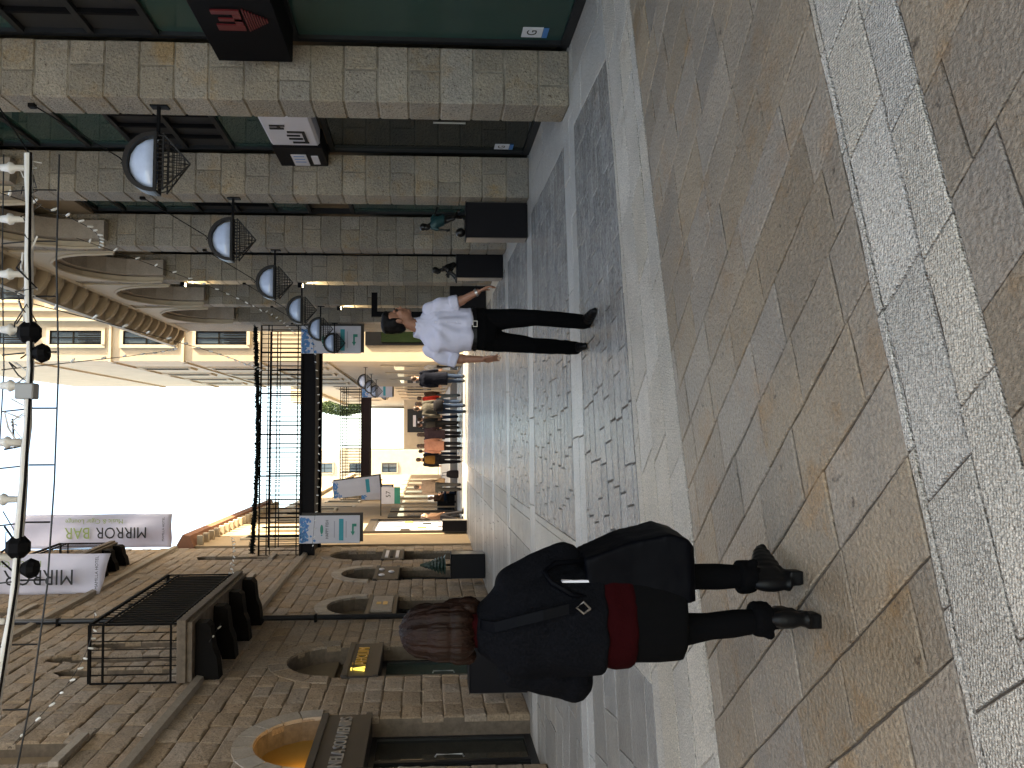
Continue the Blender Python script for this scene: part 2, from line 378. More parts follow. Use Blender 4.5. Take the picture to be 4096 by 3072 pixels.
def slab_mesh(mb, poly, tint, chip, rnd, fine):
    """one stone: a top face with a worn edge and sides down into the joint"""
    pts = []
    n = len(poly)
    for i in range(n):
        a, b = poly[i], poly[(i + 1) % n]
        l = math.hypot(b[0] - a[0], b[1] - a[1]); m_ = max(1, int(l / (.10 if fine else 9)))
        nx, ny = -(b[1] - a[1]) / max(l, 1e-6), (b[0] - a[0]) / max(l, 1e-6)
        for j in range(m_):
            t = j / m_; w = rnd.uniform(0, chip) if j else 0
            pts.append((a[0] + (b[0] - a[0]) * t + nx * w, a[1] + (b[1] - a[1]) * t + ny * w))
    cx = sum(p[0] for p in pts) / len(pts); cy = sum(p[1] for p in pts) / len(pts)
    h = rnd.uniform(-.0022, .0022); tx, ty = rnd.uniform(-.006, .006), rnd.uniform(-.006, .006)
    def ins(p, d):
        l = math.hypot(p[0] - cx, p[1] - cy); s = max(.5, 1 - d / max(l, .01))
        return (cx + (p[0] - cx) * s, cy + (p[1] - cy) * s)
    zt = lambda p: h + (p[0] - cx) * tx + (p[1] - cy) * ty
    n = len(pts)
    A = [(*q, zt(q)) for q in (ins(p, .006) for p in pts)]
    B = [(*p, zt(p) - .0045) for p in pts]
    Cc = [(*p, -.03) for p in pts]
    F = [tuple(range(n))]
    for o in (0, n):
        F += [(o + i, o + n + i, o + n + (i + 1) % n, o + (i + 1) % n) for i in range(n)]
    mb.add(A + B + Cc, F, tint)

def slab_key(s):
    cx = sum(p[0] for p in s[0]) / len(s[0]); cy = sum(p[1] for p in s[0]) / len(s[0])
    if cy < 1.9 or abs(cx - cy * .066) > cy * .47 + .25: return 1e-9 * abs(area(s[0]))
    return abs(area(s[0])) / (cx * cx + cy * cy + 2.1) ** 1.5
SLABS.sort(key=slab_key, reverse=True)
rs = random.Random(99)
rest = {}
for i, (poly, mt, tint, chip) in enumerate(SLABS):
    if i < 290:
        mb = MB(); slab_mesh(mb, poly, tint, chip, rs, True)
        mb.build('slab', mt, pavement)
    else:
        slab_mesh(rest.setdefault(mt.name, MB()), poly, tint, chip, rs, False)
for nm, mb in rest.items():
    mb.build('paving_stones', MAT[nm], pavement, kind='stuff')

# ------------------------------------------------------------------ walls of stone with openings
def open_top(ops, y):
    """height up to which the wall is open at y (None if closed); ops: (y0, y1, z0, spring, rise)"""
    r = []
    for (y0, y1, z0, zs, rise) in ops:
        if y0 + 1e-6 < y < y1 - 1e-6:
            c, hw = (y0 + y1) / 2, (y1 - y0) / 2
            r.append((z0, zs + rise * math.sqrt(max(0, 1 - ((y - c) / hw) ** 2))))
    return r
def block_cells(y0, y1, z0, z1, ops, n=5):
    """the part of a rectangle that the openings leave: list of polygons in (y, z)"""
    ys = {y0, y1}
    touch = False
    for (a, b, c, zs, rise) in ops:
        if b > y0 and a < y1 and c < z1 and zs + rise > z0:
            touch = True
            for q in (a, b):
                if y0 < q < y1: ys.add(q)
            if rise:
                for j in range(1, 9):
                    q = a + (b - a) * (.5 - .5 * math.cos(math.pi * j / 9))
                    if y0 < q < y1: ys.add(q)
    if not touch: return [[(y0, z0), (y1, z0), (y1, z1), (y0, z1)]]
    ys = sorted(ys); out = []
    for a, b in zip(ys[:-1], ys[1:]):
        if b - a < .004: continue
        mid = (a + b) / 2
        act = [o for o in ops if o[0] < mid < o[1]]
        def left_over(y):
            iv = [(z0, z1)]
            for (p, q, c, zs, rise) in act:
                cc, hw = (p + q) / 2, (q - p) / 2
                t = zs + rise * math.sqrt(max(0, 1 - ((y - cc) / hw) ** 2))
                nv = []
                for lo, hi in iv:
                    nv.append((lo, min(hi, max(lo, c)))); nv.append((max(lo, min(hi, t)), hi))
                iv = nv
            return iv
        A_, B_, M_ = left_over(a), left_over(b), left_over(mid)
        if not (len(A_) == len(B_) == len(M_)): A_ = B_ = M_
        for (la, ha), (lb, hb), (lm, hm) in zip(A_, B_, M_):
            if hm - lm < .012: continue
            out.append([(a, la), (b, lb), (b, hb), (a, ha)])
    return out

def wall_blocks(y0, y1, z0, z1, ch, lmin, lmax, ops, seed, gap=.009, chj=.08):
    rnd = random.Random(seed); out = []; z = z0
    while z < z1 - .02:
        h = min(ch * (1 + rnd.uniform(-chj, chj)), z1 - z); y = y0 - rnd.uniform(0, lmax)
        while y < y1:
            l = rnd.uniform(lmin, lmax); a, b = max(y, y0), min(y + l, y1)
            if b - a > .03:
                cells = block_cells(a + gap / 2, b - gap / 2, z + gap / 2, z + h - gap / 2, ops)
                # merge neighbouring cells into one stone
                runs = []
                for c in cells:
                    if runs and abs(runs[-1][-1][1][0] - c[0][0]) < .002 and abs(runs[-1][-1][1][1] - c[0][1]) < .05 and abs(runs[-1][-1][2][1] - c[3][1]) < .05: runs[-1].append(c)
                    else: runs.append([c])
                for r in runs:
                    poly = [r[0][0]] + [c[1] for c in r] + [c[2] for c in r[::-1]] + [r[0][3]]
                    out.append((poly, rnd.random(), rnd))
            y += l
        z += h
    return out

def rough_block(mb, poly, tint, rnd, proud, back=-.06, pillow=.008):
    """a stone with a pillowed, slightly uneven face towards +x"""
    q = []
    for p in poly:
        if not q or math.hypot(p[0] - q[-1][0], p[1] - q[-1][1]) > .003: q.append(p)
    if len(q) < 3: return
    # add points along the longer edges
    pts = []
    for i in range(len(q)):
        a, b = q[i], q[(i + 1) % len(q)]
        l = math.hypot(b[0] - a[0], b[1] - a[1]); k = 2 if l > .25 else 1
        for j in range(k):
            t = j / k; pts.append((a[0] + (b[0] - a[0]) * t + (rnd.uniform(-.006, .006) if j else 0), a[1] + (b[1] - a[1]) * t + (rnd.uniform(-.006, .006) if j else 0)))
    n = len(pts); cx = sum(p[0] for p in pts) / n; cy = sum(p[1] for p in pts) / n
    s1 = .84
    B = [(back, *p) for p in pts]
    E_ = [(proud - pillow - rnd.uniform(0, .006), *p) for p in pts]
    I = [(proud + rnd.uniform(-.006, .006), cx + (p[0] - cx) * s1, cy + (p[1] - cy) * s1) for p in pts]
    F = [(i, (i + 1) % n, n + (i + 1) % n, n + i) for i in range(n)] + [(n + i, n + (i + 1) % n, 2 * n + (i + 1) % n, 2 * n + i) for i in range(n)]
    V = B + E_ + I + [(proud + rnd.uniform(0, .012), cx, cy)]
    F += [(2 * n + i, 2 * n + (i + 1) % n, 3 * n) for i in range(n)]
    mb.add(V, F, tint)

# ------------------------------------------------------------------ left building: brown stone with arched shops
LROT = -math.atan(.03)
left_b = empty('stone_building', (-4.2, 0, 0), LROT, 'brown stone building with arched shopfronts and iron balcony on the left', 'building')
L_END, L_TOP = 24.3, 15.0
shops = [(9.35, 10.85, 2.85), (12.5, 14.1, 2.95), (16.1, 17.7, 2.75), (19.5, 21.0, 2.85), (22.1, 23.5, 3.5)]
ops = [(a, b, -1, zs, (b - a) / 2) for a, b, zs in shops]
lancets = [(12.75, 13.1, 5.5, 7.0, .45), (13.45, 13.85, 5.5, 7.35, .5), (14.2, 14.6, 5.5, 7.0, .45), (9.7, 10.3, 5.9, 8.2, .3), (17.2, 17.6, 5.9, 7.6, .3), (18.3, 18.7, 5.9, 7.6, .3),
           (19.6, 20.1, 5.9, 7.7, .3), (22.4, 22.9, 5.9, 7.7, .3), (13.3, 13.9, 9.9, 11.8, .3), (16.6, 17.2, 9.9, 11.8, .3), (18.6, 19.2, 9.9, 11.8, .3), (10.2, 10.8, 9.9, 11.8, .3)]
ops += lancets
# mortar bed behind the stones, with the same openings, and the solid mass behind
mb2 = MB()
for z0_, z1_ in ((0, 5.2), (5.2, 9.5), (9.5, L_TOP)):
    sub = [o for o in ops if o[2] < z1_ and o[3] + o[4] > z0_]
    for c in block_cells(4.0, L_END, z0_, z1_, sub): mb2.prism(c, -.3, 0.0, 'x')
mb2.build('wall_core', M_WMORT, left_b)
MB().box(-9, -.32, 4.0, L_END - .01, 0, L_TOP).build('wall_mass', M_RECESS, left_b)
MB().box(-9, 0.0, -2, 3.99, 0, 14).build('side_wall', M_WALL, left_b)
blocks = wall_blocks(7.4, L_END, 0, L_TOP, .29, .30, .62, ops, 17)
def bkey(b):
    cy = sum(p[0] for p in b[0]) / len(b[0]); cz = sum(p[1] for p in b[0]) / len(b[0])
    return abs(area(b[0])) / (cy * cy + 16 + cz * cz * .6) ** 1.5 if cy > 9.0 and cz < cy * .72 else 0
blocks.sort(key=bkey, reverse=True)
rs = random.Random(5); rest = MB()
for i, (poly, tint, _) in enumerate(blocks):
    pr = .018 + rs.uniform(0, .022)
    if i < 290:
        mb = MB(); rough_block(mb, poly, tint, rs, pr); mb.build('stone', M_WALL, left_b)
    else:
        rough_block(rest, poly, tint, rs, pr)
rest.build('stones', M_WALL, left_b, kind='stuff')
# string courses, coping
for z in (4.86, 9.0):
    mb = MB()
    mb.prism([(0, z), (.10, z + .03), (.12, z + .13), (0, z + .17)], 4.0, L_END, 'y'); mb.build('string_course', M_SMOOTH if z > 9 else M_VOUSS, left_b)
MB().cbox(-.3, .14, 4.0, L_END + .1, L_TOP + .002, L_TOP + .3, .02).build('coping', M_VOUSS, left_b)
# end quoin of the far corner
# arch rings of dressed stones
def arch_ring(parent, y0, y1, zs, wd, x0, x1, mt, n=9, foot=.25, drop=0.0):
    c, hw = (y0 + y1) / 2, (y1 - y0) / 2
    rnd = random.Random(int(y0 * 10))
    for k in range(n):
        a, b = math.pi * k / n + .012, math.pi * (k + 1) / n - .012
        q = [(c - (hw + .004) * math.cos(a), zs + (hw + .004) * math.sin(a)), (c - (hw + wd) * math.cos(a), zs + (hw + wd) * math.sin(a)),
             (c - (hw + wd) * math.cos((a + b) / 2), zs + (hw + wd) * math.sin((a + b) / 2)),
             (c - (hw + wd) * math.cos(b), zs + (hw + wd) * math.sin(b)), (c - (hw + .004) * math.cos(b), zs + (hw + .004) * math.sin(b)),
             (c - (hw + .004) * math.cos((a + b) / 2), zs + (hw + .004) * math.sin((a + b) / 2))]
        MB().prism(q, x0, x1, 'x', rnd.random()).build('voussoir', mt, parent)
for i, (a, b, zs) in enumerate(shops):
    arch_ring(left_b, a, b, zs, .26 if i != 1 else .3, -.2, .052 if i != 1 else .045, M_VOUSS if i in (0, 2, 3) else M_WALL)
for (a, b, z0_, zs, rise) in lancets:
    c = (a + b) / 2
    MB().box(-.26, -.16, a - .02, b + .02, z0_ - .02, zs + rise + .05).build('blind_window', M_RECESS if a < 15 else M_FRAME, left_b)
    MB().cbox(-.1, .09, a - .12, b + .12, z0_ - .14, z0_ - .012, .01).build('window_sill', M_VOUSS, left_b)

# shopfronts inside the arches (local x towards the street)
def shopfront(i, a, b, zs, fascia, fz0, fz1, glass):
    hw = (b - a) / 2; c = (a + b) / 2
    s = MB()
    s.box(-.30, -.24, a + .003, a + .07, 0, fz0 - .002); s.box(-.30, -.24, b - .07, b - .003, 0, fz0 - .002)
    s.box(-.30, -.24, a + .07, b - .07, fz0 - .10, fz0 - .002); s.box(-.30, -.24, c - .035, c + .035, .1, fz0 - .1); s.box(-.30, -.24, a + .07, b - .07, 0, .1)
    door = s.build('shop_door', M_FRAME, left_b)
    for p0, p1 in ((a + .07, c - .035), (c + .035, b - .07)):
        MB().box(-.282, -.272, p0, p1, .1, fz0 - .1).build('pane', glass, door)
    MB().tube([(-.235, c + .08, .95), (-.2, c + .08, .97), (-.2, c + .08, 1.3), (-.235, c + .08, 1.32)], .012).build('door_handle', M_STEELLET, door)
    f = MB(); f.cbox(-.25, .05, a - .06, b + .06, fz0, fz1, .01)
    f.box(-.25, .075, a - .07, b + .07, fz1 - .10, fz1 - .012); f.box(-.25, .07, a - .07, b + .07, fz0 - .03, fz0 + .05)
    fo = f.build('fascia', fascia, left_b)
    pts = [(a, fz1 + .02)] + [(c - hw * math.cos(math.pi * k / 12), zs + hw * math.sin(math.pi * k / 12)) for k in range(13)] + [(b, fz1 + .02)]
    return fo, c
f1, c1 = shopfront(0, *shops[0], M_BRONZEF, 2.2, 2.86, M_DGLASS)
f2, c2 = shopfront(1, *shops[1], M_BRONZEF, 2.22, 2.78, M_GLASS)
f3, c3 = shopfront(2, *shops[2], M_BRONZEF, 2.08, 2.7, M_DGLASS)
f4, c4 = shopfront(3, *shops[3], M_BRONZEF, 2.15, 2.75, M_DGLASS)
f5, c5 = shopfront(4, *shops[4], M_BRONZEF, 2.1, 2.7, M_DGLASS)
TX = lambda y, z, x=.053: frame((0, 1, 0), (0, 0, 1), (x, y, z))
text('lettering', 'NELA SOUVENIRS', .235, M_STEELLET, f1, TX(c1 - .04, 2.5), .012, xs=.80)
text('lettering', '\u00c4HOLIM', .27, M_GOLD, f2, TX(c2 + .10, 2.5), .02, xs=.95)
text('lettering', '\u00c4', .27, M_GOLDLIT, f2, TX(c2 - .55, 2.5), .024, xs=.95)
p3 = MB().cbox(.05, .10, c3 - .62, c3 + .62, 2.14, 2.58, .008).build('sign_panel', M_VOUSS, f3)
for zz, w_ in ((2.44, .12), (2.30, .16)):
    MB().box(.101, .106, c3 - w_, c3 + w_ * .6, zz - .05, zz + .05).build('emblem', M_GOLD, p3)
for yy, zz in ((c4 - .35, 2.55), (c4 + .05, 2.32), (c4 + .35, 2.58)):
    MB().ell((.07, yy, zz), (.03, .10, .08)).build('ornament', M_SIGNW, f4, smooth=True)
for zz in (2.25, 2.4, 2.55):
    MB().box(.052, .08, c5 - .5, c5 + .5, zz - .045, zz + .045).build('sign_strip', M_SIGNW if zz != 2.4 else M_PLINTH, f5)
# lunettes: a plaster panel behind each arch above the fascia
for i, (a, b, zs) in enumerate(shops):
    c, hw = (a + b) / 2, (b - a) / 2
    q = [(c - (hw - .005) * math.cos(math.pi * k / 14), zs + .02 + (hw - .005) * math.sin(math.pi * k / 14)) for k in range(15)]
    MB().prism(q, -.30, -.25, 'x').build('lunette', M_AMBER if i == 0 else M_RECESS, left_b)
# warm lamp in the first lunette (lit in the photograph)
pl = bpy.data.lights.new('lunette_lamp', 'POINT'); pl.energy = 1.6; pl.color = (1, .62, .22); pl.shadow_soft_size = .05
plo = bpy.data.objects.new('lunette_lamp', pl); col.objects.link(plo); plo.parent = left_b; plo.location = (-.12, c1 - .35, 2.98)
# display shelves and goods seen in the first shop window
for k, zz in enumerate((.45, .9, 1.35, 1.75)):
    MB().box(-.36, -.302, 9.45, 10.03, zz - .1, zz + .12).build('display_print', (M_SIGNW, M_AMBER, M_LEAF, M_SIGNW)[k], left_b)
# drainpipe
mb = MB(); mb.tube([(.11, 15.75, .05), (.11, 15.75, L_TOP)], .055, 12)
pipe = mb.build('drainpipe', M_FRAME, left_b, smooth=True)
for z in (1.2, 3.6, 6.2, 8.6, 11): MB().box(.0, .17, 15.69, 15.81, z, z + .05).build('pipe_clip', M_IRON, pipe)
# ------------------------------------------------------------------ balconies on the left building
def balcony(label, y0, y1, z, out, panel, loc_x):
    """z: floor level; out: how far it stands out from the wall (local frame of the left building)"""
    o = empty('iron_balcony', (-4.2, 0, 0), LROT, label, 'balcony')
    x0, x1 = .06, out
    f = MB(); f.cbox(x0, x1 + .06, y0 - .05, y1 + .05, z - .14, z, .01); f.box(x0, x1 + .02, y0, y1, z - .22, z - .141)
    f.build('floor', M_WMORT, o)
    n = 4
    for k in range(n):
        yk = y0 + .25 + (y1 - y0 - .5) * k / (n - 1)
        q = [(.03, z - .23), (x1 * .97, z - .23), (x1 * .97, z - .40), (x1 * .90, z - .46), (x1 * .55, z - .50), (x1 * .40, z - .56), (.03, z - .60)]
        MB().prism(q, yk - .12, yk + .12, 'y').build('corbel', M_IRON, o)
    r = MB()
    for zz, t in ((z + 1.32, .022), (z + 1.12, .014), (z + .1, .014)):
        r.box(x0, x1, y0 - t, y0 + t, zz - t, zz + t); r.box(x1 - t, x1 + t, y0 + t + .001, y1 - t - .001, zz - t * .9, zz + t * .9); r.box(x0, x1, y1 - t, y1 + t, zz - t, zz + t)
    rail = r.build('railing', M_IRON, o)
    nb = 7
    for k in range(nb + 1):
        xk = x0 + (x1 - x0) * k / nb
        for yy in (y0, y1): MB().tube([(xk, yy, z), (xk, yy, z + 1.31)], .009 if 0 < k < nb else .016, 6).build('baluster', M_IRON, rail)
    m_ = int((y1 - y0) / .14)
    for k in range(1, m_):
        yk = y0 + (y1 - y0) * k / m_
        MB().tube([(x1, yk, z), (x1, yk, z + 1.31)], .008, 6).build('baluster', M_IRON, rail)
    if panel:
        MB().box(x1 - .035, x1 - .02, y0 + .05, y1 - .05, z + .12, z + 1.1).build('screen_panel', M_BLACK, o)
    return o
balcony('long dark iron balcony with solid screen, above the gold-lettered shop', 12.3, 15.9, 5.25, .95, True, 0)
balcony('higher iron balcony beside the hanging white banners', 19.4, 22.0, 10.15, .6, False, 0)

# ------------------------------------------------------------------ right building: limestone piers with glazed bays
right_b = empty('arcade_building', (3.3, 0, 0), 0, 'grey limestone arcade building with glazed bays on the right', 'building')
PW, PD, P0, PP, R_END = .57, .42, 7.46, 3.0, 24.5
piers = [P0 + PP * n for n in range(-1, 6)]
rs = random.Random(21); nblk = 0; restb = MB()
ZTOP = 8.9
for pi, y in enumerate(piers):
    MB().box(.012, PW - .004, y + .012, y + PD - .012, 0, ZTOP).build('pier_core', M_PMORT, right_b)
    z = 0.0; k = 0
    while z < ZTOP - .05:
        h = min(.326 * (1 + rs.uniform(-.07, .07)), ZTOP - z)
        cuts = [0, PW] if k % 2 == (pi % 2) else [0, PW * rs.choice((.36, .45, .58)), PW]
        for a, b in zip(cuts[:-1], cuts[1:]):
            g = .0065; dx = rs.uniform(-.004, .004); dy = rs.uniform(-.005, .005)
            mb = MB() if (y < 23 and z < 1.45 + y * .6) else restb
            mb.cbox(a + (g if a else dx), b - (g if b < PW else 0), y + dy, y + PD + dx, z + g, z + h - g, .011, rs.random())
            if mb is not restb: mb.build('stone', M_PIER, right_b); nblk += 1
        z += h; k += 1
restb.build('stones', M_PIER, right_b, kind='stuff')
# mass behind the glazing and a set-back unseen upper mass sized to shade the street
MB().box(.95, 4.7, -3, R_END - .02, 0, 9.0).build('wall_mass', M_RECESS, right_b)
MB().box(1.8, 4.7, -3, R_END - .05, 9.3, 23).build('upper_shade_mass', M_CREAM, right_b)
MB().box(0, .94, -3, 2.0, 0, 9.0).build('rear_shade_wall', M_PIER, right_b)  # unseen wall behind the viewer, there for shade and reflections
# end wall
MB().box(0.0, .94, 22.9, R_END, 0, ZTOP).build('end_wall', M_PIER, right_b)
# glazed bays
for bi, y in enumerate(piers[:-1]):
    a, b = y + PD + .002, y + PP - .002
    gx = PW + .03
    w = MB()
    for yy in (a, b - .06): w.box(gx, gx + .09, yy, yy + .06, 0, 7.2)
    mid = (a + b) / 2
    w.box(gx, gx + .09, a + .06, b - .06, 0, .09)
    for zz in (2.72, 3.46, 4.07, 4.69, 5.35, 5.98, 6.66, 7.14): w.box(gx, gx + .09, a + .06, b - .06, zz - .03, zz + .03)
    win = w.build('shop_window', M_FRAME, right_b)
    for z0_, z1_, gm in ((.09, 2.69, M_GLASS if bi != 1 else M_DGLASS), (3.49, 4.04, M_GLASS), (5.38, 5.95, M_GLASS), (6.01, 6.63, M_GLASS), (6.69, 7.11, M_GLASS)):
        MB().box(gx + .04, gx + .05, a + .06, b - .06, z0_, z1_).build('pane', gm, win)
    for z0_, z1_ in ((4.1, 4.66), (4.72, 5.32)):
        MB().box(gx + .05, gx + .06, a + .06, b - .06, z0_, z1_).build('louvre_panel', M_PANEL, win)
        nf = 7
        for k in range(1, nf):
            yk = a + .06 + (b - a - .12) * k / nf
            MB().box(gx + .005, gx + .049, yk - .02, yk + .02, z0_, z1_).build('fin', M_BLACK, win)
    MB().box(gx + .03, gx + .30, a, b, 2.72 - .02, 2.72 + .02) if False else None
    MB().box(gx - .012, gx + .035, mid - .045, mid + .045, .1, 2.68).build('door_stile', M_FRAME, win)
    MB().tube([(gx - .05, mid + .1, .95), (gx - .05, mid + .1, 1.35)], .014).build('door_handle', M_STEELLET, win)
    # stickers low on the glass
    if bi in (0, 1):
        st = MB().box(gx + .033, gx + .0385, b - .30, b - .12, .30, .50).build('sticker', M_STICK, win)
        MB().box(gx + .030, gx + .0325, b - .30, b - .12, .245, .297).build('sticker_band', M_BLUEP, win)
        text('sticker_mark', 'G', .14, M_INK, win, frame((0, -1, 0), (0, 0, 1), (gx + .0315, b - .21, .40)), .001)
    # arch above: outer order and a recessed inner order that ends on corbels
    zs = 7.3
    for x0, x1, rr, mt, zb in ((-.03, .06, (b - a) / 2 - .02, M_SMOOTH, 7.0), (.08, .40, (b - a) / 2 - .17, M_VOUSS, 6.95)):
        c = (a + b) / 2
        pb = MB()
        ya, yb = a - .004, b + .004
        for cell in block_cells(ya, yb, zb, 8.84, [(c - rr, c + rr, 0, zs, rr)]): pb.prism(cell, x0, x1, 'x', .5)
        pb.build('arch', mt, right_b)
    # smooth spandrel edge moulding around the arch
    c = (a + b) / 2; rr = (b - a) / 2 - .02; pts = [(-.045, c - rr * math.cos(math.pi * k / 20), zs + rr * math.sin(math.pi * k / 20)) for k in range(21)]
    mbt = MB(); mbt.tube([(-.03, c - rr, 7.02)] + pts + [(-.03, c + rr, 7.02)], .03, 6); mbt.build('arch_moulding', M_SMOOTH, right_b)
    MB().box(PW - .02, .93, a, b, 7.2, 8.8).build('tympanum', M_RECESS, right_b)
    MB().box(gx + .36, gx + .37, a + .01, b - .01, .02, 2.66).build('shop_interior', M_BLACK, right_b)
# things behind the door glass of the second bay
# cornice with a row of little concave brackets
co = MB(); co.prism([(-.02, 8.86), (-.05, 8.92), (-.03, 8.96), (.2, 8.96), (.2, 8.86)], -3, R_END, 'y')
co.build('cornice_moulding', M_SMOOTH, right_b)
cs = MB(); cs.prism([(-.50, 9.26), (-.50, 9.42), (.9, 9.42), (.9, 9.26)], -3, R_END + .12, 'y'); cs.build('cornice_slab', M_SMOOTH, right_b)
MB().box(.0, .9, -3, R_END, 8.965, 9.255).build('cornice_core', M_SMOOTH, right_b)
y = 4.0; bme = None
while y < R_END:
    q = [(-.002, 8.965), (-.06, 8.98), (-.15, 9.04), (-.24, 9.13), (-.30, 9.255), (-.46, 9.255), (-.46, 9.2), (-.38, 9.12), (-.26, 9.0), (-.1, 8.965)]
    q = [(-.002, 8.97), (-.14, 8.98), (-.3, 9.06), (-.42, 9.17), (-.47, 9.257), (-.002, 9.257)]
    if bme is None: bme = MB().prism(q, 0, .13, 'y').mesh('cornice_bracket', M_SMOOTH)
    o = bpy.data.objects.new('cornice_bracket', bme); col.objects.link(o); o.parent = right_b; o.location = (0, y, 0)
    y += .58
# shop sign boxes
s1 = empty('sign_box', (3.3, 0, 0), 0, 'black shop sign box with raised red emblem at the nearest right bay', 'sign')
MB().cbox(.28, .66, 5.2, 7.25, 2.72, 3.42, .008).build('box', M_BLACK, s1)
for zz, w_ in ((3.24, .05), (3.155, .03)): pass
E1 = MB()
for yy in (6.62, 6.53, 6.42, 6.33): pass
# red block letter: three bars joined at their foot, and a triangle of thin stripes under it
E1.box(.266, .279, 6.34, 6.40, 3.02, 3.26); E1.box(.266, .279, 6.47, 6.51, 3.02, 3.22); E1.box(.266, .279, 6.57, 6.66, 3.02, 3.26); E1.box(.266, .279, 6.405, 6.565, 3.02, 3.09)
E1.build('emblem_letter', M_RED, s1)
for k in range(9):
    hw = .16 * (1 - k / 9) + .012; zz = 2.99 - k * .022
    MB().box(.268, .279, 6.5 - hw, 6.5 + hw, zz - .006, zz + .006).build('emblem_stripe', M_RED, s1)
s2 = empty('sign_box', (3.3, 0, 0), 0, 'shop sign with white brush-lettered half and dark half, second right bay', 'sign')
MB().cbox(.40, .66, 9.78, 10.57, 2.78, 3.42, .008).build('dark_half', M_PLINTH, s2)
wp = MB().cbox(.42, .66, 8.4, 9.775, 2.80, 3.42, .03).build('white_half', M_SIGNW, s2)
BR = lambda y0, y1, z0, z1: MB().box(.408, .419, y0, y1, z0, z1).build('brush_stroke', M_INK, wp)
for a in ((9.62, 9.66, 2.92, 3.12), (9.50, 9.54, 2.98, 3.15), (9.40, 9.435, 3.0, 3.16), (9.29, 9.33, 2.93, 3.14), (9.335, 9.615, 2.93, 2.965), (9.18, 9.22, 3.16, 3.33), (9.10, 9.135, 3.14, 3.32), (9.12, 9.2, 3.2, 3.235)): BR(*a)
MB().box(.39, .399, 10.02, 10.42, 3.02, 3.22).build('white_plate', M_SIGNW, s2)
MB().box(.39, .399, 10.06, 10.36, 2.87, 2.96).build('white_plate', M_SIGNW, s2)
for k in range(3): MB().box(.386, .389, 10.06 + k * .1, 10.08 + k * .1, 3.05, 3.19).build('plate_mark', M_BLUEP, s2)
# a red poster seen through the second bay's door
po = MB().box(.66, .665, 8.6, 9.35, 1.55, 2.5).build('red_poster', M_RED, label='red poster inside the dark second right bay', cat='poster'); po.location = (3.3, 0, 0)

# dark portal frame on the pier behind the man
pf = MB(); pf.box(2.72, 3.28, 17.6, 17.72, 2.55, 2.68); pf.box(2.72, 2.84, 17.6, 17.72, 0, 2.55)
pf.build('portal_frame', M_BLACK, label='black angular portal frame standing out from a right pier', cat='frame')

# ------------------------------------------------------------------ street lamps on the right piers
def lamp(y, label, mesh_cache={}):
    o = empty('wall_lamp', (2.71, y, 4.13), 0, label, 'lamp', 'half-round wall lamps along the right piers')
    if not mesh_cache:
        n = 24; ro, ri, d = .305, .262, .075
        hoop = MB()
        for k in range(n):
            a, b = math.pi * k / n, math.pi * (k + 1) / n
            q = [(ri * math.cos(a), ri * math.sin(a)), (ro * math.cos(a), ro * math.sin(a)), (ro * math.cos(b), ro * math.sin(b)), (ri * math.cos(b), ri * math.sin(b))]
            hoop.prism(q, -d, d, 'y')
        mesh_cache['hoop'] = hoop.mesh('hoop', M_LAMPBR)
        gl = MB(); gl.lathe([(0.0, .262), (.1, .243), (.185, .186), (.242, .1), (.262, .0), (0, 0)], (0, 0, 0), 20)
        gl.v = [(x, y_ * .27, z) for x, y_, z in gl.v]
        mesh_cache['dome'] = gl.mesh('dome', M_LAMPGL, True)
        rim = MB(); rim.box(-.305, .305, -.085, -.06, -.03, .0); rim.box(-.305, .305, .06, .085, -.03, 0); rim.box(-.305, -.28, -.06, .06, -.03, 0); rim.box(.28, .305, -.06, .06, -.03, 0)
        mesh_cache['rim'] = rim.mesh('rim', M_GRILLE)
        ca = MB()
        # cage: an upright band of bars, then an upside-down lattice pyramid
        for k in range(13):
            x = -.27 + .54 * k / 12
            for yy in (-.07, .07): ca.tube([(x, yy, -.03), (x * .97, yy, -.085)], .006, 5)
        ca.box(-.285, .285, -.078, -.066, -.1, -.085); ca.box(-.285, .285, .066, .078, -.1, -.085)
        for k in range(11):
            x = -.26 + .52 * k / 10; zz = -.09 - .23 * (1 - abs(x) / .285)
            for yy, s in ((-.07, -1), (.07, 1)):
                ca.tube([(x, yy, -.09), (x, yy * (1 - (abs(zz) - .09) / .25), zz)], .0045, 4)
        for k in range(1, 5):
            zz = -.1 - k * .045; w = .285 * (1 + (zz + .09) / .25); yw = .07 * (1 + (zz + .09) / .25)
            for yy in (-yw, yw): ca.tube([(-w, yy, zz), (w, yy, zz)], .0045, 4)
            for xx in (-w, w): ca.tube([(xx, -yw, zz), (xx, yw, zz)], .0045, 4)
        for sx in (-1, 1):
            for yy in (-.07, .07): ca.tube([(sx * .28, yy, -.09), (0, 0, -.335)], .009, 5)
        mesh_cache['cage'] = ca.mesh('cage', M_GRILLE)
        br = MB(); br.box(.3, .585, -.014, .014, -.03, .0); br.box(.575, .588, -.05, .05, -.11, .06)
        mesh_cache['bracket'] = br.mesh('bracket', M_BLACK)
        cb = MB(); cb.tube([(0, 0, .305), (.06, 0, .36), (.58, -.02, 1.22)], .007, 5); cb.box(.55, .588, -.03, .03, 1.19, 1.25); cb.tube([(0, 0, .30), (-.02, 0, .32), (0, 0, .345), (.02, 0, .325)], .006, 5)
        mesh_cache['stay_cable'] = cb.mesh('stay_cable', M_IRON)
    for k, me in mesh_cache.items():
        c = bpy.data.objects.new(k, me); col.objects.link(c); c.parent = o
    return o
for i, (y, lb) in enumerate(zip(piers[1:], ('largest and nearest half-round wall lamp with mesh cage', 'second nearest half-round wall lamp with mesh cage', 'third half-round wall lamp counted from the nearest',
        'fourth half-round wall lamp counted from the nearest', 'fifth half-round wall lamp, just before the footbridge', 'sixth half-round wall lamp, overlapping the banner on the footbridge'))):
    lamp(y + .2, lb)
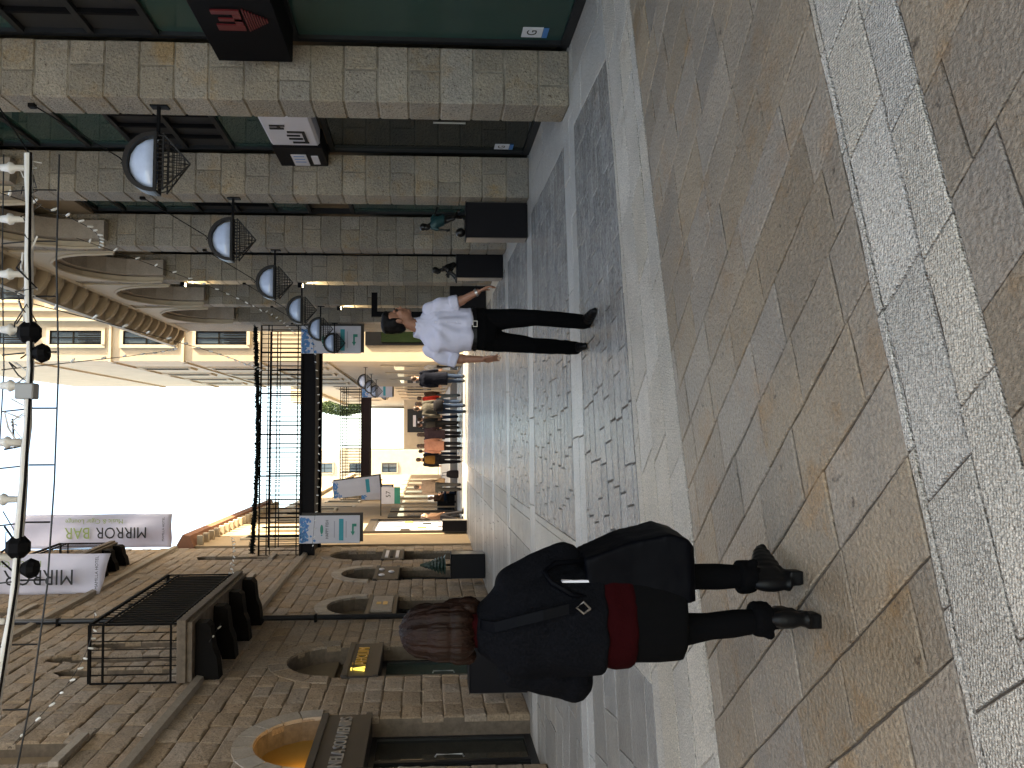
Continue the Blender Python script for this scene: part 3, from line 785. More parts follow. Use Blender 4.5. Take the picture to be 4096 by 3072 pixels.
for y, lb in ((31.5, 'half-round wall lamp in the distance in front of a far white banner'), (35.0, 'second of the far half-round wall lamps beyond the footbridge'), (38.5, 'third of the far half-round wall lamps beyond the footbridge'), (48.0, 'farthest half-round wall lamp, past the second footbridge')):
    o = lamp(y, lb); o.location.x = 2.195 if y < 44 else 2.5; o.location.z = 3.9

# spot fixtures added on two far piers to make bright patches there
for y, z, lb in ((16.46, 4.1, 'small added spotlight on a right pier above the seated statue'), (19.46, 3.6, 'small lit downlight on a right pier beside the man\'s head'), (16.46, 6.6, 'small added spotlight high on a right pier behind the third lamp')):
    d = empty('added_spot', (3.3, y + .2, z), 0, lb, 'light', 'added spotlights on the piers')
    MB().cbox(-.10, 0, -.04, .04, 0, .1, .008).build('housing', M_BLACK, d)
    MB().box(-.085, -.02, -.03, .03, -.006, -.001).build('lens', mat('lit lens', (1, .9, .7), .4, emis=((1, .85, .6), 6)), d)
    sd = bpy.data.lights.new('beam', 'SPOT'); sd.energy = 14; sd.spot_size = R(75); sd.spot_blend = .6; sd.color = (1, .86, .6); sd.shadow_soft_size = .02
    so = bpy.data.objects.new('beam', sd); col.objects.link(so); so.parent = d; so.location = (-.075, 0, -.02); so.rotation_euler = (0, R(-22), 0)
# ------------------------------------------------------------------ buildings farther along the street
def windows_on(parent, plane, face, items, mt_frame=M_SMOOTH, glass=M_WINGL, sill=True, bars=False):
    """plane 'y': facade facing -Y at y = face, items (x0, x1, z0, z1); plane 'x-'/'x+': facade at x = face facing -X / +X, items (y0, y1, z0, z1)"""
    for (a, b, z0, z1) in items:
        def bx(mb, p0, p1, q0, q1, d0, d1):      # d: distance outwards
            if plane == 'y': mb.box(p0, p1, face - d1, face - d0, q0, q1)
            elif plane == 'x-': mb.box(face - d1, face - d0, p0, p1, q0, q1)
            else: mb.box(face + d0, face + d1, p0, p1, q0, q1)
        w = MB(); t = .12
        bx(w, a - t, a, z0 - t, z1 + t, .0, .06); bx(w, b, b + t, z0 - t, z1 + t, .0, .06); bx(w, a, b, z1, z1 + t, .0, .06); bx(w, a, b, z0 - t, z0, .0, .09)
        wo = w.build('window', mt_frame, parent)
        g = MB(); bx(g, a, b, z0, z1, .004, .012); g.build('pane', glass, wo)
        fr = MB(); m_ = (a + b) / 2
        bx(fr, a, a + .05, z0, z1, .013, .04); bx(fr, b - .05, b, z0, z1, .013, .04); bx(fr, a + .05, b - .05, z1 - .05, z1, .013, .04); bx(fr, a + .05, b - .05, (z0 * .45 + z1 * .55) - .025, (z0 * .45 + z1 * .55) + .025, .013, .04)
        bx(fr, m_ - .02, m_ + .02, z0, z1 - .05, .0125, .036)
        fr.build('window_frame', M_IRON, wo)
        if bars:
            for k in range(1, 6):
                bb = MB(); p = a + (b - a) * k / 6; bx(bb, p - .012, p + .012, z0, z0 + (z1 - z0) * .45, .05, .075); bb.build('railing_bar', M_IRON, wo)

# peach building facing the viewer beyond the footbridge
peach = empty('tall_building', (0, 0, 0), 0, 'tall sunlit peach limestone building with stacked windows beyond the footbridge', 'building')
PX, PY = 2.78, 29.0
MB().box(PX, 12, PY, 44.0, 0, 21).build('wall', M_PEACH, peach)
windows_on(peach, 'y', PY, [(3.39, 3.90, z, z + 1.88) for z in (8.1, 10.75, 13.4, 16.05)] + [(5.05, 5.56, z, z + 1.88) for z in (10.75, 13.4, 16.05)], M_CREAM, bars=True)
for xx in (4.25, 4.62, 6.0, 6.4): MB().box(xx, xx + .12, PY - .14, PY - .002, 8.9, 21).build('pilaster', M_SMOOTH, peach)
for zz in (7.62, 10.4, 13.05): MB().box(PX - .04, 12, PY - .07, PY + .3, zz, zz + .09).build('string_course', M_CREAM, peach)
for zz in (5.1, 7.62, 10.4, 13.05, 16): MB().box(PX - .07, PX - .005, PY + .4, 44, zz, zz + .15).build('string_course', M_SMOOTH, peach)
windows_on(peach, 'x-', PX, [(y, y + .8, z, z + 1.9) for y in (31.5, 34.5, 37.5, 40.5) for z in (5.6, 8.2, 11)], M_CREAM)
sf = MB(); sf.box(3.39, 4.2, PY - .06, PY, 0, 3.7); sfo = sf.build('shop_portal', M_BLACK, peach)
MB().box(3.5, 4.08, PY - .075, PY - .062, .15, 3.1).build('pane', mat('lit green shop glass', (.006, .013, .0055), .1, color2=(.004, .009, .004), scale=2), sfo)
for y0, y1 in ((30.4, 32.4), (34, 36), (38, 40.5)):
    p = MB().box(PX - .04, PX - .004, y0, y1, 0, 3.2).build('shop_portal', M_SMOOTH, peach); MB().box(PX - .055, PX - .041, y0 + .15, y1 - .15, .1, 2.7).build('pane', M_WINGL, p)

# second building on the left, partly in the sun
l2 = empty('gabled_building', (0, 0, 0), 0, 'lower tan stone building with sunlit shop beyond the footbridge on the left', 'building')
MB().box(-12, -3.42, 24.6, 37.5, 0, 8.6).build('wall', M_TAN, l2)
ev = MB(); ev.prism([(-3.42, 8.602), (-3.1, 8.75), (-3.05, 8.95), (-7.5, 11.4), (-12, 8.9), (-12, 8.602)], 24.5, 37.6, 'y'); ev.build('roof', M_TILE, l2)
for k in range(20):
    y = 24.8 + k * .65; MB().cbox(-3.419, -3.12, y, y + .16, 8.42, 8.60, .01).build('eave_bracket', M_CREAM, l2)
windows_on(l2, 'x+', -3.42, [(y, y + .7, 5.6, 7.4) for y in (26, 28.5, 31, 33.5, 35.6)], M_CREAM)
pw = MB(); pw.box(-3.415, -3.33, 27.2, 27.4, 0, 3.6); pw.box(-3.415, -3.33, 31.0, 31.15, 0, 3.6); pw.box(-3.415, -3.33, 27.4, 31.0, 3.3, 3.6); pwo = pw.build('shop_portal', M_BRONZEF, l2)
MB().box(-3.412, -3.40, 27.4, 31.0, 0, 3.3).build('lit_shop_panel', M_SIGNW, pwo)  # panel painted white for the brightness of the lit shop window
for k, (y, z) in enumerate(((27.9, 2.0), (28.4, 1.4), (28.9, 2.3), (29.6, 1.2), (30.2, 1.9))):
    MB().cbox(-3.399, -3.36, y, y + .3, z, z + .34, .01).build('shop_display', (M_BRONZEF, M_AMBER, M_TAN, M_INK, M_AMBER)[k], pwo)
for y0 in (32.2, 34.6):
    p = MB().box(-3.415, -3.36, y0, y0 + 1.5, 0, 3.0).build('shop_portal', M_BRONZEF, l2); MB().box(-3.359, -3.35, y0 + .12, y0 + 1.38, .1, 2.6).build('pane', M_WINGL, p)

l3 = empty('long_building', (0, 0, 0), 0, 'long cream stone building far down the left side of the street', 'building')
MB().box(-14, -3.75, 37.7, 74, 0, 8.0).build('wall', M_TAN, l3)
MB().box(-14, -3.55, 37.65, 74.1, 8.005, 8.4).build('cornice', M_CREAM, l3)
windows_on(l3, 'x+', -3.75, [(y, y + .9, z, z + 1.7) for y in (40, 43.5, 47, 51, 55, 60, 65) for z in (5.2,)] , M_CREAM)
for y0 in (39, 42.5, 46, 50, 54, 59, 64):
    p = MB().box(-3.745, -3.69, y0, y0 + 1.8, 0, 3.2).build('shop_portal', M_CREAM, l3); MB().box(-3.689, -3.68, y0 + .15, y0 + 1.65, .1, 2.7).build('pane', M_WINGL, p)
r3 = empty('long_building', (0, 0, 0), 0, 'long cream stone building far down the right side of the street', 'building')
MB().box(3.1, 14, 46.5, 76, 0, 9.0).build('wall', M_CREAM, r3)
MB().box(2.9, 14, 46.4, 76.1, 9.005, 9.4).build('cornice', M_CREAM, r3)
windows_on(r3, 'x-', 3.1, [(y, y + .9, 5.4, 7.2) for y in (48, 51, 54, 58, 62, 67)], M_SMOOTH)
for y0 in (47.2, 50.5, 54, 58, 63):
    p = MB().box(3.04, 3.095, y0, y0 + 1.8, 0, 3.4).build('shop_portal', M_SMOOTH, r3); MB().box(3.025, 3.039, y0 + .15, y0 + 1.65, .1, 2.8).build('pane', M_WINGL, p)
# end of the street: a low shop with a dark screen, houses above
e1 = empty('low_shop', (0, 0, 0), 0, 'low pale shop with dark front closing the far end of the street', 'building')
MB().box(-1.2, 3.09, 68, 74, 0, 3.3).build('wall', M_CREAM, e1)
d1 = MB().box(.25, 2.3, 67.9, 67.998, .9, 3.0).build('dark_front', M_FRAME, e1)
MB().box(.75, 1.75, 67.88, 67.899, 2.25, 2.5).build('sign_bar', M_SIGNW, d1); MB().box(.95, 1.5, 67.88, 67.899, 1.95, 2.1).build('sign_bar', M_SIGNW, d1); MB().box(.5, 2.0, 67.88, 67.899, 1.25, 1.65).build('sign_bar', M_SIGNW, d1)
h1 = empty('hill_house', (0, 0, 0), 0, 'pale stone house with small windows above the far left end', 'building')
MB().box(-12, -1.6, 84, 94, 0, 14).build('wall', M_CREAM, h1); windows_on(h1, 'y', 84, [(x, x + 1.0, z, z + 1.6) for x in (-4, -7, -10) for z in (4.5, 8, 11.4)], M_SMOOTH)
h2 = empty('hill_house', (0, 0, 0), 0, 'pale stone house behind the cypress at the far right end', 'building')
MB().box(3.6, 14, 84, 94, 0, 16).build('wall', M_CREAM, h2); windows_on(h2, 'y', 84, [(x, x + 1.0, z, z + 1.6) for x in (4.5, 7.4, 10.4) for z in (9.9, 12.6)], M_SMOOTH)
# cypress
ct = empty('cypress_tree', (2.9, 80, 0), 0, 'dark green cypress rising behind the second footbridge', 'tree')
MB().tube([(0, 0, 0), (.05, 0, 5), (0, 0, 11)], [.2, .15, .04], 8).build('trunk', M_BRONZEF, ct)
rc = random.Random(4); cr = MB()
for k in range(5200):
    t = rc.random() ** .8; z = 7.6 + t * 5.2; rad = .78 * math.sin(math.pi * min(1, .12 + t * .88)) ** .8 * (.75 + .35 * rc.random())
    an = rc.uniform(0, 6.283); p = Vector((rad * math.cos(an), rad * math.sin(an), z)); s = .13
    a = Vector((rc.uniform(-1, 1), rc.uniform(-1, 1), rc.uniform(0, 1.5))).normalized() * s; b = Vector((rc.uniform(-1, 1), rc.uniform(-1, 1), rc.uniform(-.4, .6))).normalized() * s * .6
    cr.add([p - b, p + b, p + a * 2], [(0, 1, 2)])
cr.build('crown', M_LEAF, ct)

# ------------------------------------------------------------------ footbridges
def footbridge(label, y, z0, z1, x0, x1, dep, rail, step, bm_=None):
    o = empty('footbridge', (0, y, 0), 0, label, 'bridge')
    b = MB(); b.cbox(x0, x1, 0, .16, z0, z1, .01); b.cbox(x0, x1, dep - .16, dep, z0, z1, .01); b.box(x0, x1, .16, dep - .16, z0 + .08, z1 - .05); b.box(x0, x1, -.05, .0, z0, z0 + .05); b.box(x0, x1, -.05, 0, z1 - .05, z1)
    b.build('deck', bm_ or M_RUST, o)
    for yy in (.06, dep - .06):
        r = MB()
        for zz, t in ((z1 + rail, .022), (z1 + rail * .82, .014), (z1 + rail * .74, .012), (z1 + .1, .014)): r.box(x0, x1, yy - t, yy + t, zz - t, zz + t)
        ro = r.build('railing', M_IRON, o)
        n = int((x1 - x0) / step)
        me = None
        for k in range(n + 1):
            xx = x0 + (x1 - x0) * k / n
            if me is None: me = MB().tube([(0, 0, z1), (0, 0, z1 + rail * .98)], .0125, 6).mesh('baluster', M_IRON)
            c = bpy.data.objects.new('baluster', me); col.objects.link(c); c.parent = ro; c.location = (xx, yy, 0)
            if k % 9 == 0: c.scale = (2.2, 2.2, 1)
    return o
footbridge('dark steel footbridge with bar railing crossing above the crowd, the nearer one', 22.95, 4.68, 5.12, -3.62, 3.28, 1.5, 1.18, .135)
footbridge('second footbridge with brown beam farther away', 45.0, 4.65, 5.15, -3.7, 3.05, 1.3, 1.2, .17, M_BEAM2)
# leafy garland along the railing
g = MB(); rg = random.Random(3); gp = [(-3.4 + 6.6 * k / 40, 22.9, 6.47 - .12 * math.sin(math.pi * k / 40) + .012 * math.sin(k * 1.7)) for k in range(41)]
g.tube(gp, .055, 6)
for k in range(1800):
    i = rg.randrange(40); t = rg.random(); p = Vector(gp[i]).lerp(Vector(gp[i + 1]), t); d = Vector((rg.uniform(-1, 1), rg.uniform(-1, 1), rg.uniform(-1, 1))).normalized()
    e = d.cross(Vector((.3, .5, .8))).normalized() * .03
    g.add([p + e, p - e, p + d * .12], [(0, 1, 2)])
g.build('garland', mat('dry dark garland', (.008, .009, .008), .9, spec=.05), label='dark leafy garland strung along the top of the nearer footbridge', cat='garland')

# ------------------------------------------------------------------ hanging sign panels
def sign_panel(label, x0, x1, y, z0, z1, full=True):
    o = empty('hanging_sign', (x0, y, z0), 0, label, 'banner', 'white banners with blue mosaic top')
    w, h = x1 - x0, z1 - z0
    MB().cbox(0, w, 0, .03, 0, h, .004).build('panel', M_SIGNW, o)
    MB().box(.04, w + .07, .045, .14, -.09, h - .06).build('panel_case', M_BRONZEF, o)
    # mosaic: many small blue shards, thinning downwards
    rr = random.Random(int(x0 * 100)); mo = MB()
    for k in range(90):
        px, pz = rr.uniform(.03, w - .08), h - .02 - abs(rr.gauss(0, .13))
        if pz < h * .68: continue
        s = rr.uniform(.025, .06); a = rr.uniform(0, 6.28); n = rr.choice((4, 5))
        q = [(min(max(px + s * math.cos(a + 6.283 * j / n) * rr.uniform(.7, 1.1), .005), w - .005), min(pz + s * math.sin(a + 6.283 * j / n) * rr.uniform(.7, 1.1), h - .005)) for j in range(n)]
        mo.prism(q, -.004 - .0005 * (k % 5), -.001, 'y')
    mo.build('mosaic_print', M_BLUE, o)
    if not full:
        MB().box(w * .12, w * .88, -.004, -.001, h * .22, h * .30).build('teal_bar', M_TEALINK, o); return o
    F = lambda x, z: frame((1, 0, 0), (0, 0, 1), (x, -.003, z))
    fi = [(w * (.5 + .17 * math.cos(a)), h * .63 + .045 * math.sin(a)) for a in [k * math.pi / 8 for k in range(16)]]
    MB().prism(fi, -.004, -.001, 'y').build('fish_print', M_GRINK, o)
    MB().prism([(w * .33, h * .63), (w * .27, h * .63 - .03), (w * .27, h * .63 + .03)], -.0045, -.001, 'y').build('fish_tail_print', M_TEALINK, o)
    text('lettering', 'HAPPY FISH', .125, M_INK, o, F(w * .5, h * .54), .001, xs=.85)
    text('lettering', 'street festival', .06, M_INK, o, F(w * .5, h * .42), .001) if False else None
    MB().box(w * .1, w * .88, -.004, -.001, h * .27, h * .345).build('teal_bar', M_TEALINK, o)
    for zz in (.415, .22): MB().box(w * .2, w * .8, -.0035, -.001, h * zz, h * zz + .022).build('small_print', mat('grey print', (.35, .34, .4), .6), o)
    ar = [(.28, .10), (.40, .145), (.40, .12), (.62, .12), (.62, .05), (.72, .05), (.72, .155), (.40, .155) , (.40, .155)]
    ar = [(.27, .115), (.42, .15), (.42, .13), (.70, .13), (.70, .055), (.60, .055), (.60, .10), (.42, .10), (.42, .08)]
    MB().prism([(w * a, h * b) for a, b in ar], -.004, -.001, 'y').build('arrow_print', M_GRINK, o)
    return o
sign_panel('white hanging banner with mosaic top at the left end of the footbridge', -3.13, -2.33, 22.8, 3.35, 5.1)
sign_panel('white hanging banner with mosaic top at the right end of the footbridge', 2.42, 3.24, 22.8, 3.35, 5.1)
sign_panel('small far white banner hanging at the right of the second footbridge', 2.2, 3.0, 44.8, 3.35, 5.1, False)
sign_panel('small far white banner hanging at the left of the second footbridge', -3.7, -2.9, 44.8, 3.35, 5.1, False)
fb = sign_panel('slanting far white flag on the left before the second footbridge', -2.8, -1.95, 39.5, 3.6, 5.9, False); fb.rotation_euler = (0, R(-7), R(8)); fb.location.y = 38
gs = empty('shop_flag', (-2.9, 33, 2.5), 0, 'pale shop flag with green lower band on the left, past the footbridge', 'banner')
MB().box(0, .7, 0, .03, .25, .8).build('panel', M_SIGNW, gs); MB().box(0, .7, 0, .03, 0, .249).build('green_band', M_GRINK, gs); MB().tube([(-.5, .05, .82), (.72, .05, .82)], .02, 6).build('arm', M_IRON, gs)
text('lettering', '57', .28, M_INK, gs, frame((1, 0, 0), (0, 0, 1), (.4, -.004, .5)), .001)

# tall cloth banners on the left building
def cloth_banner(label, x0, x1, y, z0, z1, skew, txt_x):
    o = empty('cloth_banner', (x0, y, z0), 0, label, 'banner', 'tall white cloth banners on the left building')
    w, h = x1 - x0, z1 - z0
    nx, nz = 10, 30; V = []; rr = random.Random(int(x0 * 77))
    wy = lambda x, z: .05 * math.sin(x * 7 + z * 1.1) + .035 * math.sin(z * 3.1 + x * 3) + skew[1] * x
    zz = lambda x, z: z + skew[0] * (1 - x / w) * (1 - z / h)
    for d in (0, .012):
        for j in range(nz + 1):
            for i in range(nx + 1):
                x, z = w * i / nx, h * j / nz; V.append((x, wy(x, z) + d, zz(x, z)))
    n = (nx + 1) * (nz + 1); F = []
    for d in (0, n):
        F += [(d + j * (nx + 1) + i, d + j * (nx + 1) + i + 1, d + (j + 1) * (nx + 1) + i + 1, d + (j + 1) * (nx + 1) + i) for j in range(nz) for i in range(nx)]
    ring = [i for i in range(nx + 1)] + [(j + 1) * (nx + 1) - 1 for j in range(1, nz + 1)] + [nz * (nx + 1) + i for i in range(nx - 1, -1, -1)] + [j * (nx + 1) for j in range(nz - 1, 0, -1)]
    F += [(ring[k], ring[(k + 1) % len(ring)], ring[(k + 1) % len(ring)] + n, ring[k] + n) for k in range(len(ring))]
    MB().add(V, F).build('cloth', M_BANNER, o, smooth=True)
    for zt in (z1 - z0 - .03,): MB().tube([(-.25, 0, zt), (w, 0, zt)], .02, 6).build('pole', M_IRON, o)
    # reads upwards, letter tops towards the wall
    T = lambda x, z: frame((0, 0, 1), (-1, 0, 0), (x, -.10 + min(0, skew[1] * x) , z))
    text('lettering', 'MIRROR', .5, M_INK, o, T(w * .47, .72), .001, 'LEFT', .86)
    text('lettering', 'BAR', .5, M_GREENINK, o, T(w * .47, 2.46), .001, 'LEFT', .86)
    text('lettering', 'Music & Cigar Lounge', .2, M_GREENINK, o, T(w * .80, h * .3), .001, 'LEFT', 1.0)
    text('lettering', 'MAMILLA HOTEL', .10, M_INK, o, frame((1, 0, 0), (0, 0, 1), (w * .55, -.10, .22)), .001)
    return o
cloth_banner('tall white cloth banner seen against the bright sky', -3.5, -2.45, 25.0, 9.45, 14.3, (0, 0), 0)
cloth_banner('nearer white cloth banner cut off by the upper edge', -3.62, -2.72, 18.4, 8.75, 13.6, (.2, .12), 0)

# ------------------------------------------------------------------ overhead festival light truss
tr = empty('light_truss', (0, 7.0, 0), 0, 'white overhead truss of festival lights spanning the street', 'light truss')
bp = [(2.55, 0, 5.02), (1.6, 0, 5.0), (.6, 0, 4.95), (-.4, 0, 4.97), (-1.3, 0, 5.02), (-2.2, 0, 5.12), (-3.0, 0, 5.24), (-3.75, .0, 5.36)]
rb = random.Random(8); MB().tube([(a[0] + (b[0] - a[0]) * t, rb.uniform(-.008, .008), a[2] + (b[2] - a[2]) * t + rb.uniform(-.010, .010)) for a, b in zip(bp[:-1], bp[1:]) for t in (0, .25, .5, .75)], [rb.uniform(.030, .042) for _ in range(28)], 10).build('beam', M_WHITE, tr)
for k in range(26):
    x = rb.uniform(-3.6, 2.4); t = (2.55 - x) / 6.3; z = 5.0 + .36 * t * t
    P_ = [(x + rb.uniform(-.02, .02) + j * rb.uniform(.02, .09), rb.uniform(-.06, .06), z + rb.uniform(-.11, .09)) for j in range(5)]
    MB().tube(P_, rb.choice((.005, .007, .009)), 5).build('loose_wire', rb.choice((M_IRON, M_WHITE, M_FRAME)), tr)
def beam_at(x):
    for a, b in zip(bp[:-1], bp[1:]):
        if b[0] <= x <= a[0]: t = (x - a[0]) / (b[0] - a[0]); return a[2] + (b[2] - a[2]) * t
    return bp[-1][2]
for x in (2.42, 1.95, 1.45, .95, .45, -.05, -.55, -1.05, -1.6, -2.15, -2.65, -3.2):
    z = beam_at(x)
    lp = MB(); lp.lathe([(.0, .04), (.028, .045), (.03, .13), (.05, .15), (.055, .17), (.038, .19), (.03, .25), (.0, .26)], (x, 0, z), 10); lo = lp.build('cup_light', M_WHITE, tr, smooth=True)
    st = MB(); st.tube([(x - .2, .0, z - .03), (x - .2, .0, z - .24)], .008, 5); st.tube([(x - .21, -.02, z + .03), (x - .23, -.02, z + .22)], .007, 5); st.build('rod', M_FRAME, tr)
w2 = MB(); w2.tube([(p[0], 0, p[2] - .26 + .02 * math.sin(i)) for i, p in enumerate(bp)], .008, 5); w2.build('lower_cable', M_FRAME, tr)
w3 = MB(); w3.tube([(p[0], 0.02, p[2] + .24) for p in bp], .006, 5); w3.build('upper_cable', M_FRAME, tr)
w4 = MB(); w4.tube([(p[0], -.045, p[2] - .03 + .02 * math.sin(3.1 * i)) for i, p in enumerate(bp)], .012, 5); w4.build('supply_cable', M_IRON, tr)
for x0, x1 in ((2.55, 3.3), (-3.75, -3.95)):
    MB().tube([(x0, 0, beam_at(x0)), (x1, 0, beam_at(x0) + .5)], .008, 5).build('hanger_wire', M_IRON, tr)
for x, lb in ((.93, 1), (-.96, 2)):
    z = beam_at(x)
    sp = MB(); sp.cbox(x - .10, x + .09, -.08, .09, z - .09, z + .10, .055); spo = sp.build('floodlight', M_BLACK, tr)
    MB().lathe([(0, 0), (.07, .0), (.09, .05), (.05, .12), (0, .12)], (x - .19, 0, z - .16), 10).build('floodlight_head', M_BLACK, tr)
MB().cbox(.33, .47, -.06, .06, beam_at(.4) - .06, beam_at(.4) + .10, .01).build('junction_box', mat('grey plastic', (.32, .33, .34), .5), tr)

# ------------------------------------------------------------------ strings of small lights
def light_string(label, pts, n, sag):
    o = empty('string_lights', pts[0], 0, label, 'string lights', 'thin strings of small lights across the street')
    a, b = Vector(pts[0]), Vector(pts[1]); N_ = 14
    P = [a.lerp(b, k / N_) - Vector((0, 0, sag * math.sin(math.pi * k / N_))) - a for k in range(N_ + 1)]
    MB().tube(P, .005, 4).build('wire', M_WIRE, o)
    bl = None
    for k in range(n):
        t = (k + .5) / n; i = min(int(t * N_), N_ - 1); p = P[i].lerp(P[i + 1], t * N_ - i)
        if bl is None: bl = MB().lathe([(0, .0), (.012, -.005), (.016, -.04), (.012, -.07), (0, -.08)], (0, 0, 0), 6).mesh('bulb', M_BULB)
        c = bpy.data.objects.new('bulb', bl); col.objects.link(c); c.parent = o; c.location = p; c.rotation_euler = ((k * 37 % 11 - 5) * .15, (k * 53 % 13 - 6) * .13, 0)
    return o
light_string('string of small lights from the truss to the first far right arches', ((2.2, 7, 5.3), (3.2, 13.2, 7.0)), 12, .35)
light_string('string of small lights crossing the third and fourth right lamps', ((2.7, 10.6, 6.2), (3.0, 22.8, 5.3)), 22, .5)
light_string('string of small lights sloping across the sky to the footbridge', ((1.2, 7.1, 5.0), (1.9, 22.9, 6.3)), 18, .3)
light_string('faint string of small lights high across the sky', ((.6, 7.1, 5.25), (2.82, 24.3, 9.3)), 14, .6)
light_string('string of small lights under the long left balcony', ((-2.95, 12.2, 5.1), (-2.7, 21.0, 6.6)), 18, .3)
light_string('string of small lights along the brackets of the long left balcony', ((-3.15, 12.2, 4.75), (-3.2, 20.0, 6.4)), 14, .25)
light_string('string of small lights in front of the balcony railing', ((-3.4, 9.0, 6.0), (-2.8, 13.0, 6.8)), 12, .25)
light_string('string of small lights hanging below the footbridge deck', ((-3.3, 22.6, 4.7), (3.0, 22.6, 4.75)), 26, .18)

# ------------------------------------------------------------------ plinths
def plinth(label, x0, x1, y, z, dep=.5):
    o = empty('plinth', ((x0 + x1) / 2, y, 0), 0, label, 'plinth', 'dark plinths along both sides of the street')
    w = (x1 - x0) / 2
    MB().cbox(-w + .012, w - .012, 0, dep, .012, z - .012, .006).build('body', M_PLINTH, o)
    MB().cbox(-w, w, -.006, dep + .006, z - .011, z, .004).build('top_plate', M_PLINTH, o)
    MB().box(-w + .03, w - .03, .02, dep - .02, .001, .0115).build('base', M_BLACK, o)
    for s in (-1, 1):
        x = s * (w - .011); MB().box(min(x, x + s * .008), max(x, x + s * .008), .01, dep - .01, .02, z - .02).build('lit_side_sheet', M_PSIDE, o)  # lit look of the side faces put into their paler colour
    return o
plinth('largest right plinth, carrying the child with a ball', 2.76, 3.285, 10.62, .88, .27)
plinth('middle right plinth, carrying the seated statue', 2.90, 3.44, 14.05, .87, .30)
plinth('right plinth partly hidden by the man in the white shirt', 2.86, 3.55, 18.05, .86, .30)
plinth('left plinth behind the woman\'s shoulder', -3.62, -2.55, 11.0, .83, .5)
plinth('left plinth carrying the dark conical sculpture', -3.45, -2.85, 18.7, .83, .5)
plinth('dark left plinth in front of the sunlit shop', -3.35, -2.95, 26.9, .85, .5)
plinth('farthest left plinth near the seated people', -3.6, -2.85, 38, .85, .6)
# conical sculpture
cs_ = empty('conical_sculpture', (-3.15, 18.95, .83), 0, 'dark green conical sculpture on the left plinth', 'sculpture')
MB().tube([(0, 0, 0), (0, 0, .12)], .03, 8).build('stem', M_BRONZE, cs_)
rr = random.Random(12); cc = MB()
for j in range(8):
    z0_, z1_ = .12 + j * .075, .12 + (j + 1) * .075; r0 = .22 * (1 - j / 8) + .02; n = 12
    V = [(r0 * (1 + .12 * (k % 2)) * math.cos(k * 6.283 / n + j * .3), r0 * (1 + .12 * (k % 2)) * math.sin(k * 6.283 / n + j * .3), z0_ + .01 * (k % 3)) for k in range(n)]
    V += [(r0 * .55 * math.cos(k * 6.283 / n + j * .3), r0 * .55 * math.sin(k * 6.283 / n + j * .3), z1_ + .02) for k in range(n)]
    cc.add(V, [(k, (k + 1) % n, n + (k + 1) % n, n + k) for k in range(n)] + [tuple(range(n)), tuple(range(n, 2 * n))])
cc.build('cone', mat('dark green bronze', (.012, .03, .022), .5), cs_)
# ------------------------------------------------------------------ people
M_SKIN = mat('skin', (.25, .12, .078), .55, color2=(.21, .10, .064), scale=12, spec=.35)
M_SKIN2 = mat('fair skin', (.48, .27, .19), .5, color2=(.42, .23, .16), scale=12, spec=.35)
M_HAIRB = mat('black hair', (.0035, .003, .003), .55, spec=.12, bump=.3, bscale=90, stretch=(1, 1, .25))
M_HAIRR = mat('brown hair', (.018, .0075, .005), .45, spec=.15, color2=(.006, .003, .0022), scale=26, bump=.6, bscale=60, stretch=(1, 1, .12))
M_HAIRG = mat('grey hair', (.5, .46, .42), .6)
M_HAIRD = mat('dark brown hair', (.05, .025, .015), .5, color2=(.03, .015, .01), scale=30)
M_SHIRT = mat('white cotton shirt', (.47, .47, .57), .85, spec=.15, color2=(.42, .42, .52), scale=9, bump=.15, bscale=14)
M_BTROU = mat('black trousers', (.0025, .0025, .0028), .95, spec=.06, bump=.1, bscale=30)
M_SHOE = mat('black shoe leather', (.003, .003, .0035), .45, spec=.2)
M_TWEED = mat('dark grey tweed', (.0052, .0055, .0072), .95, color2=(.0018, .002, .0028), scale=120, spec=.05, detail=2, bump=.25, bscale=120)
M_MAROON = mat('maroon knit', (.0145, .0011, .0016), .9, spec=.05, bump=.2, bscale=90)
M_TIGHTS = mat('black tights', (.0022, .0022, .0026), .9, spec=.06)
M_LEATHER = mat('black bag leather', (.0013, .0015, .0026), .5, spec=.05, bump=.12, bscale=22)
def cloth(n, c): return mat(n, c, .95, spec=.1, color2=tuple(v * .8 for v in c), scale=12)
PENDING = []

def stack(mb, secs, seg=20, yaw=0.0):
    """closed pile of horizontal ellipses: (x, y, z, rx, ry)"""
    V = []; ca, sa = math.cos(yaw), math.sin(yaw)
    for (x, y, z, rx, ry) in secs:
        for k in range(seg):
            a = 2 * math.pi * k / seg
            ex, ey = rx * math.copysign(abs(math.cos(a)) ** .85, math.cos(a)), ry * math.copysign(abs(math.sin(a)) ** .85, math.sin(a))
            V.append((x + ex * ca - ey * sa, y + ex * sa + ey * ca, z))
    n = len(secs)
    F = [(j * seg + k, j * seg + (k + 1) % seg, (j + 1) * seg + (k + 1) % seg, (j + 1) * seg + k) for j in range(n - 1) for k in range(seg)]
    F += [tuple(range(seg))[::-1], tuple(range((n - 1) * seg, n * seg))]
    return mb.add(V, F)
def limb(mb, pts, rads, seg=12):
    P = [Vector(p) for p in pts]
    mb.tube(P, list(rads), seg)
    for p, r in zip(P, rads): mb.ell(p, (r, r, r), seg, 6)
def later(mb, name, mt, parent, voxel, smooth=4, fold=None, **tg):
    me = bpy.data.meshes.new(name); me.from_pydata(mb.v, [], mb.f); me.materials.append(mt); me.update()
    o = bpy.data.objects.new(name, me); col.objects.link(o)
    if parent: o.parent = parent
    tag(o, **tg)
    PENDING.append((o, voxel, smooth, fold, mt))
    return o
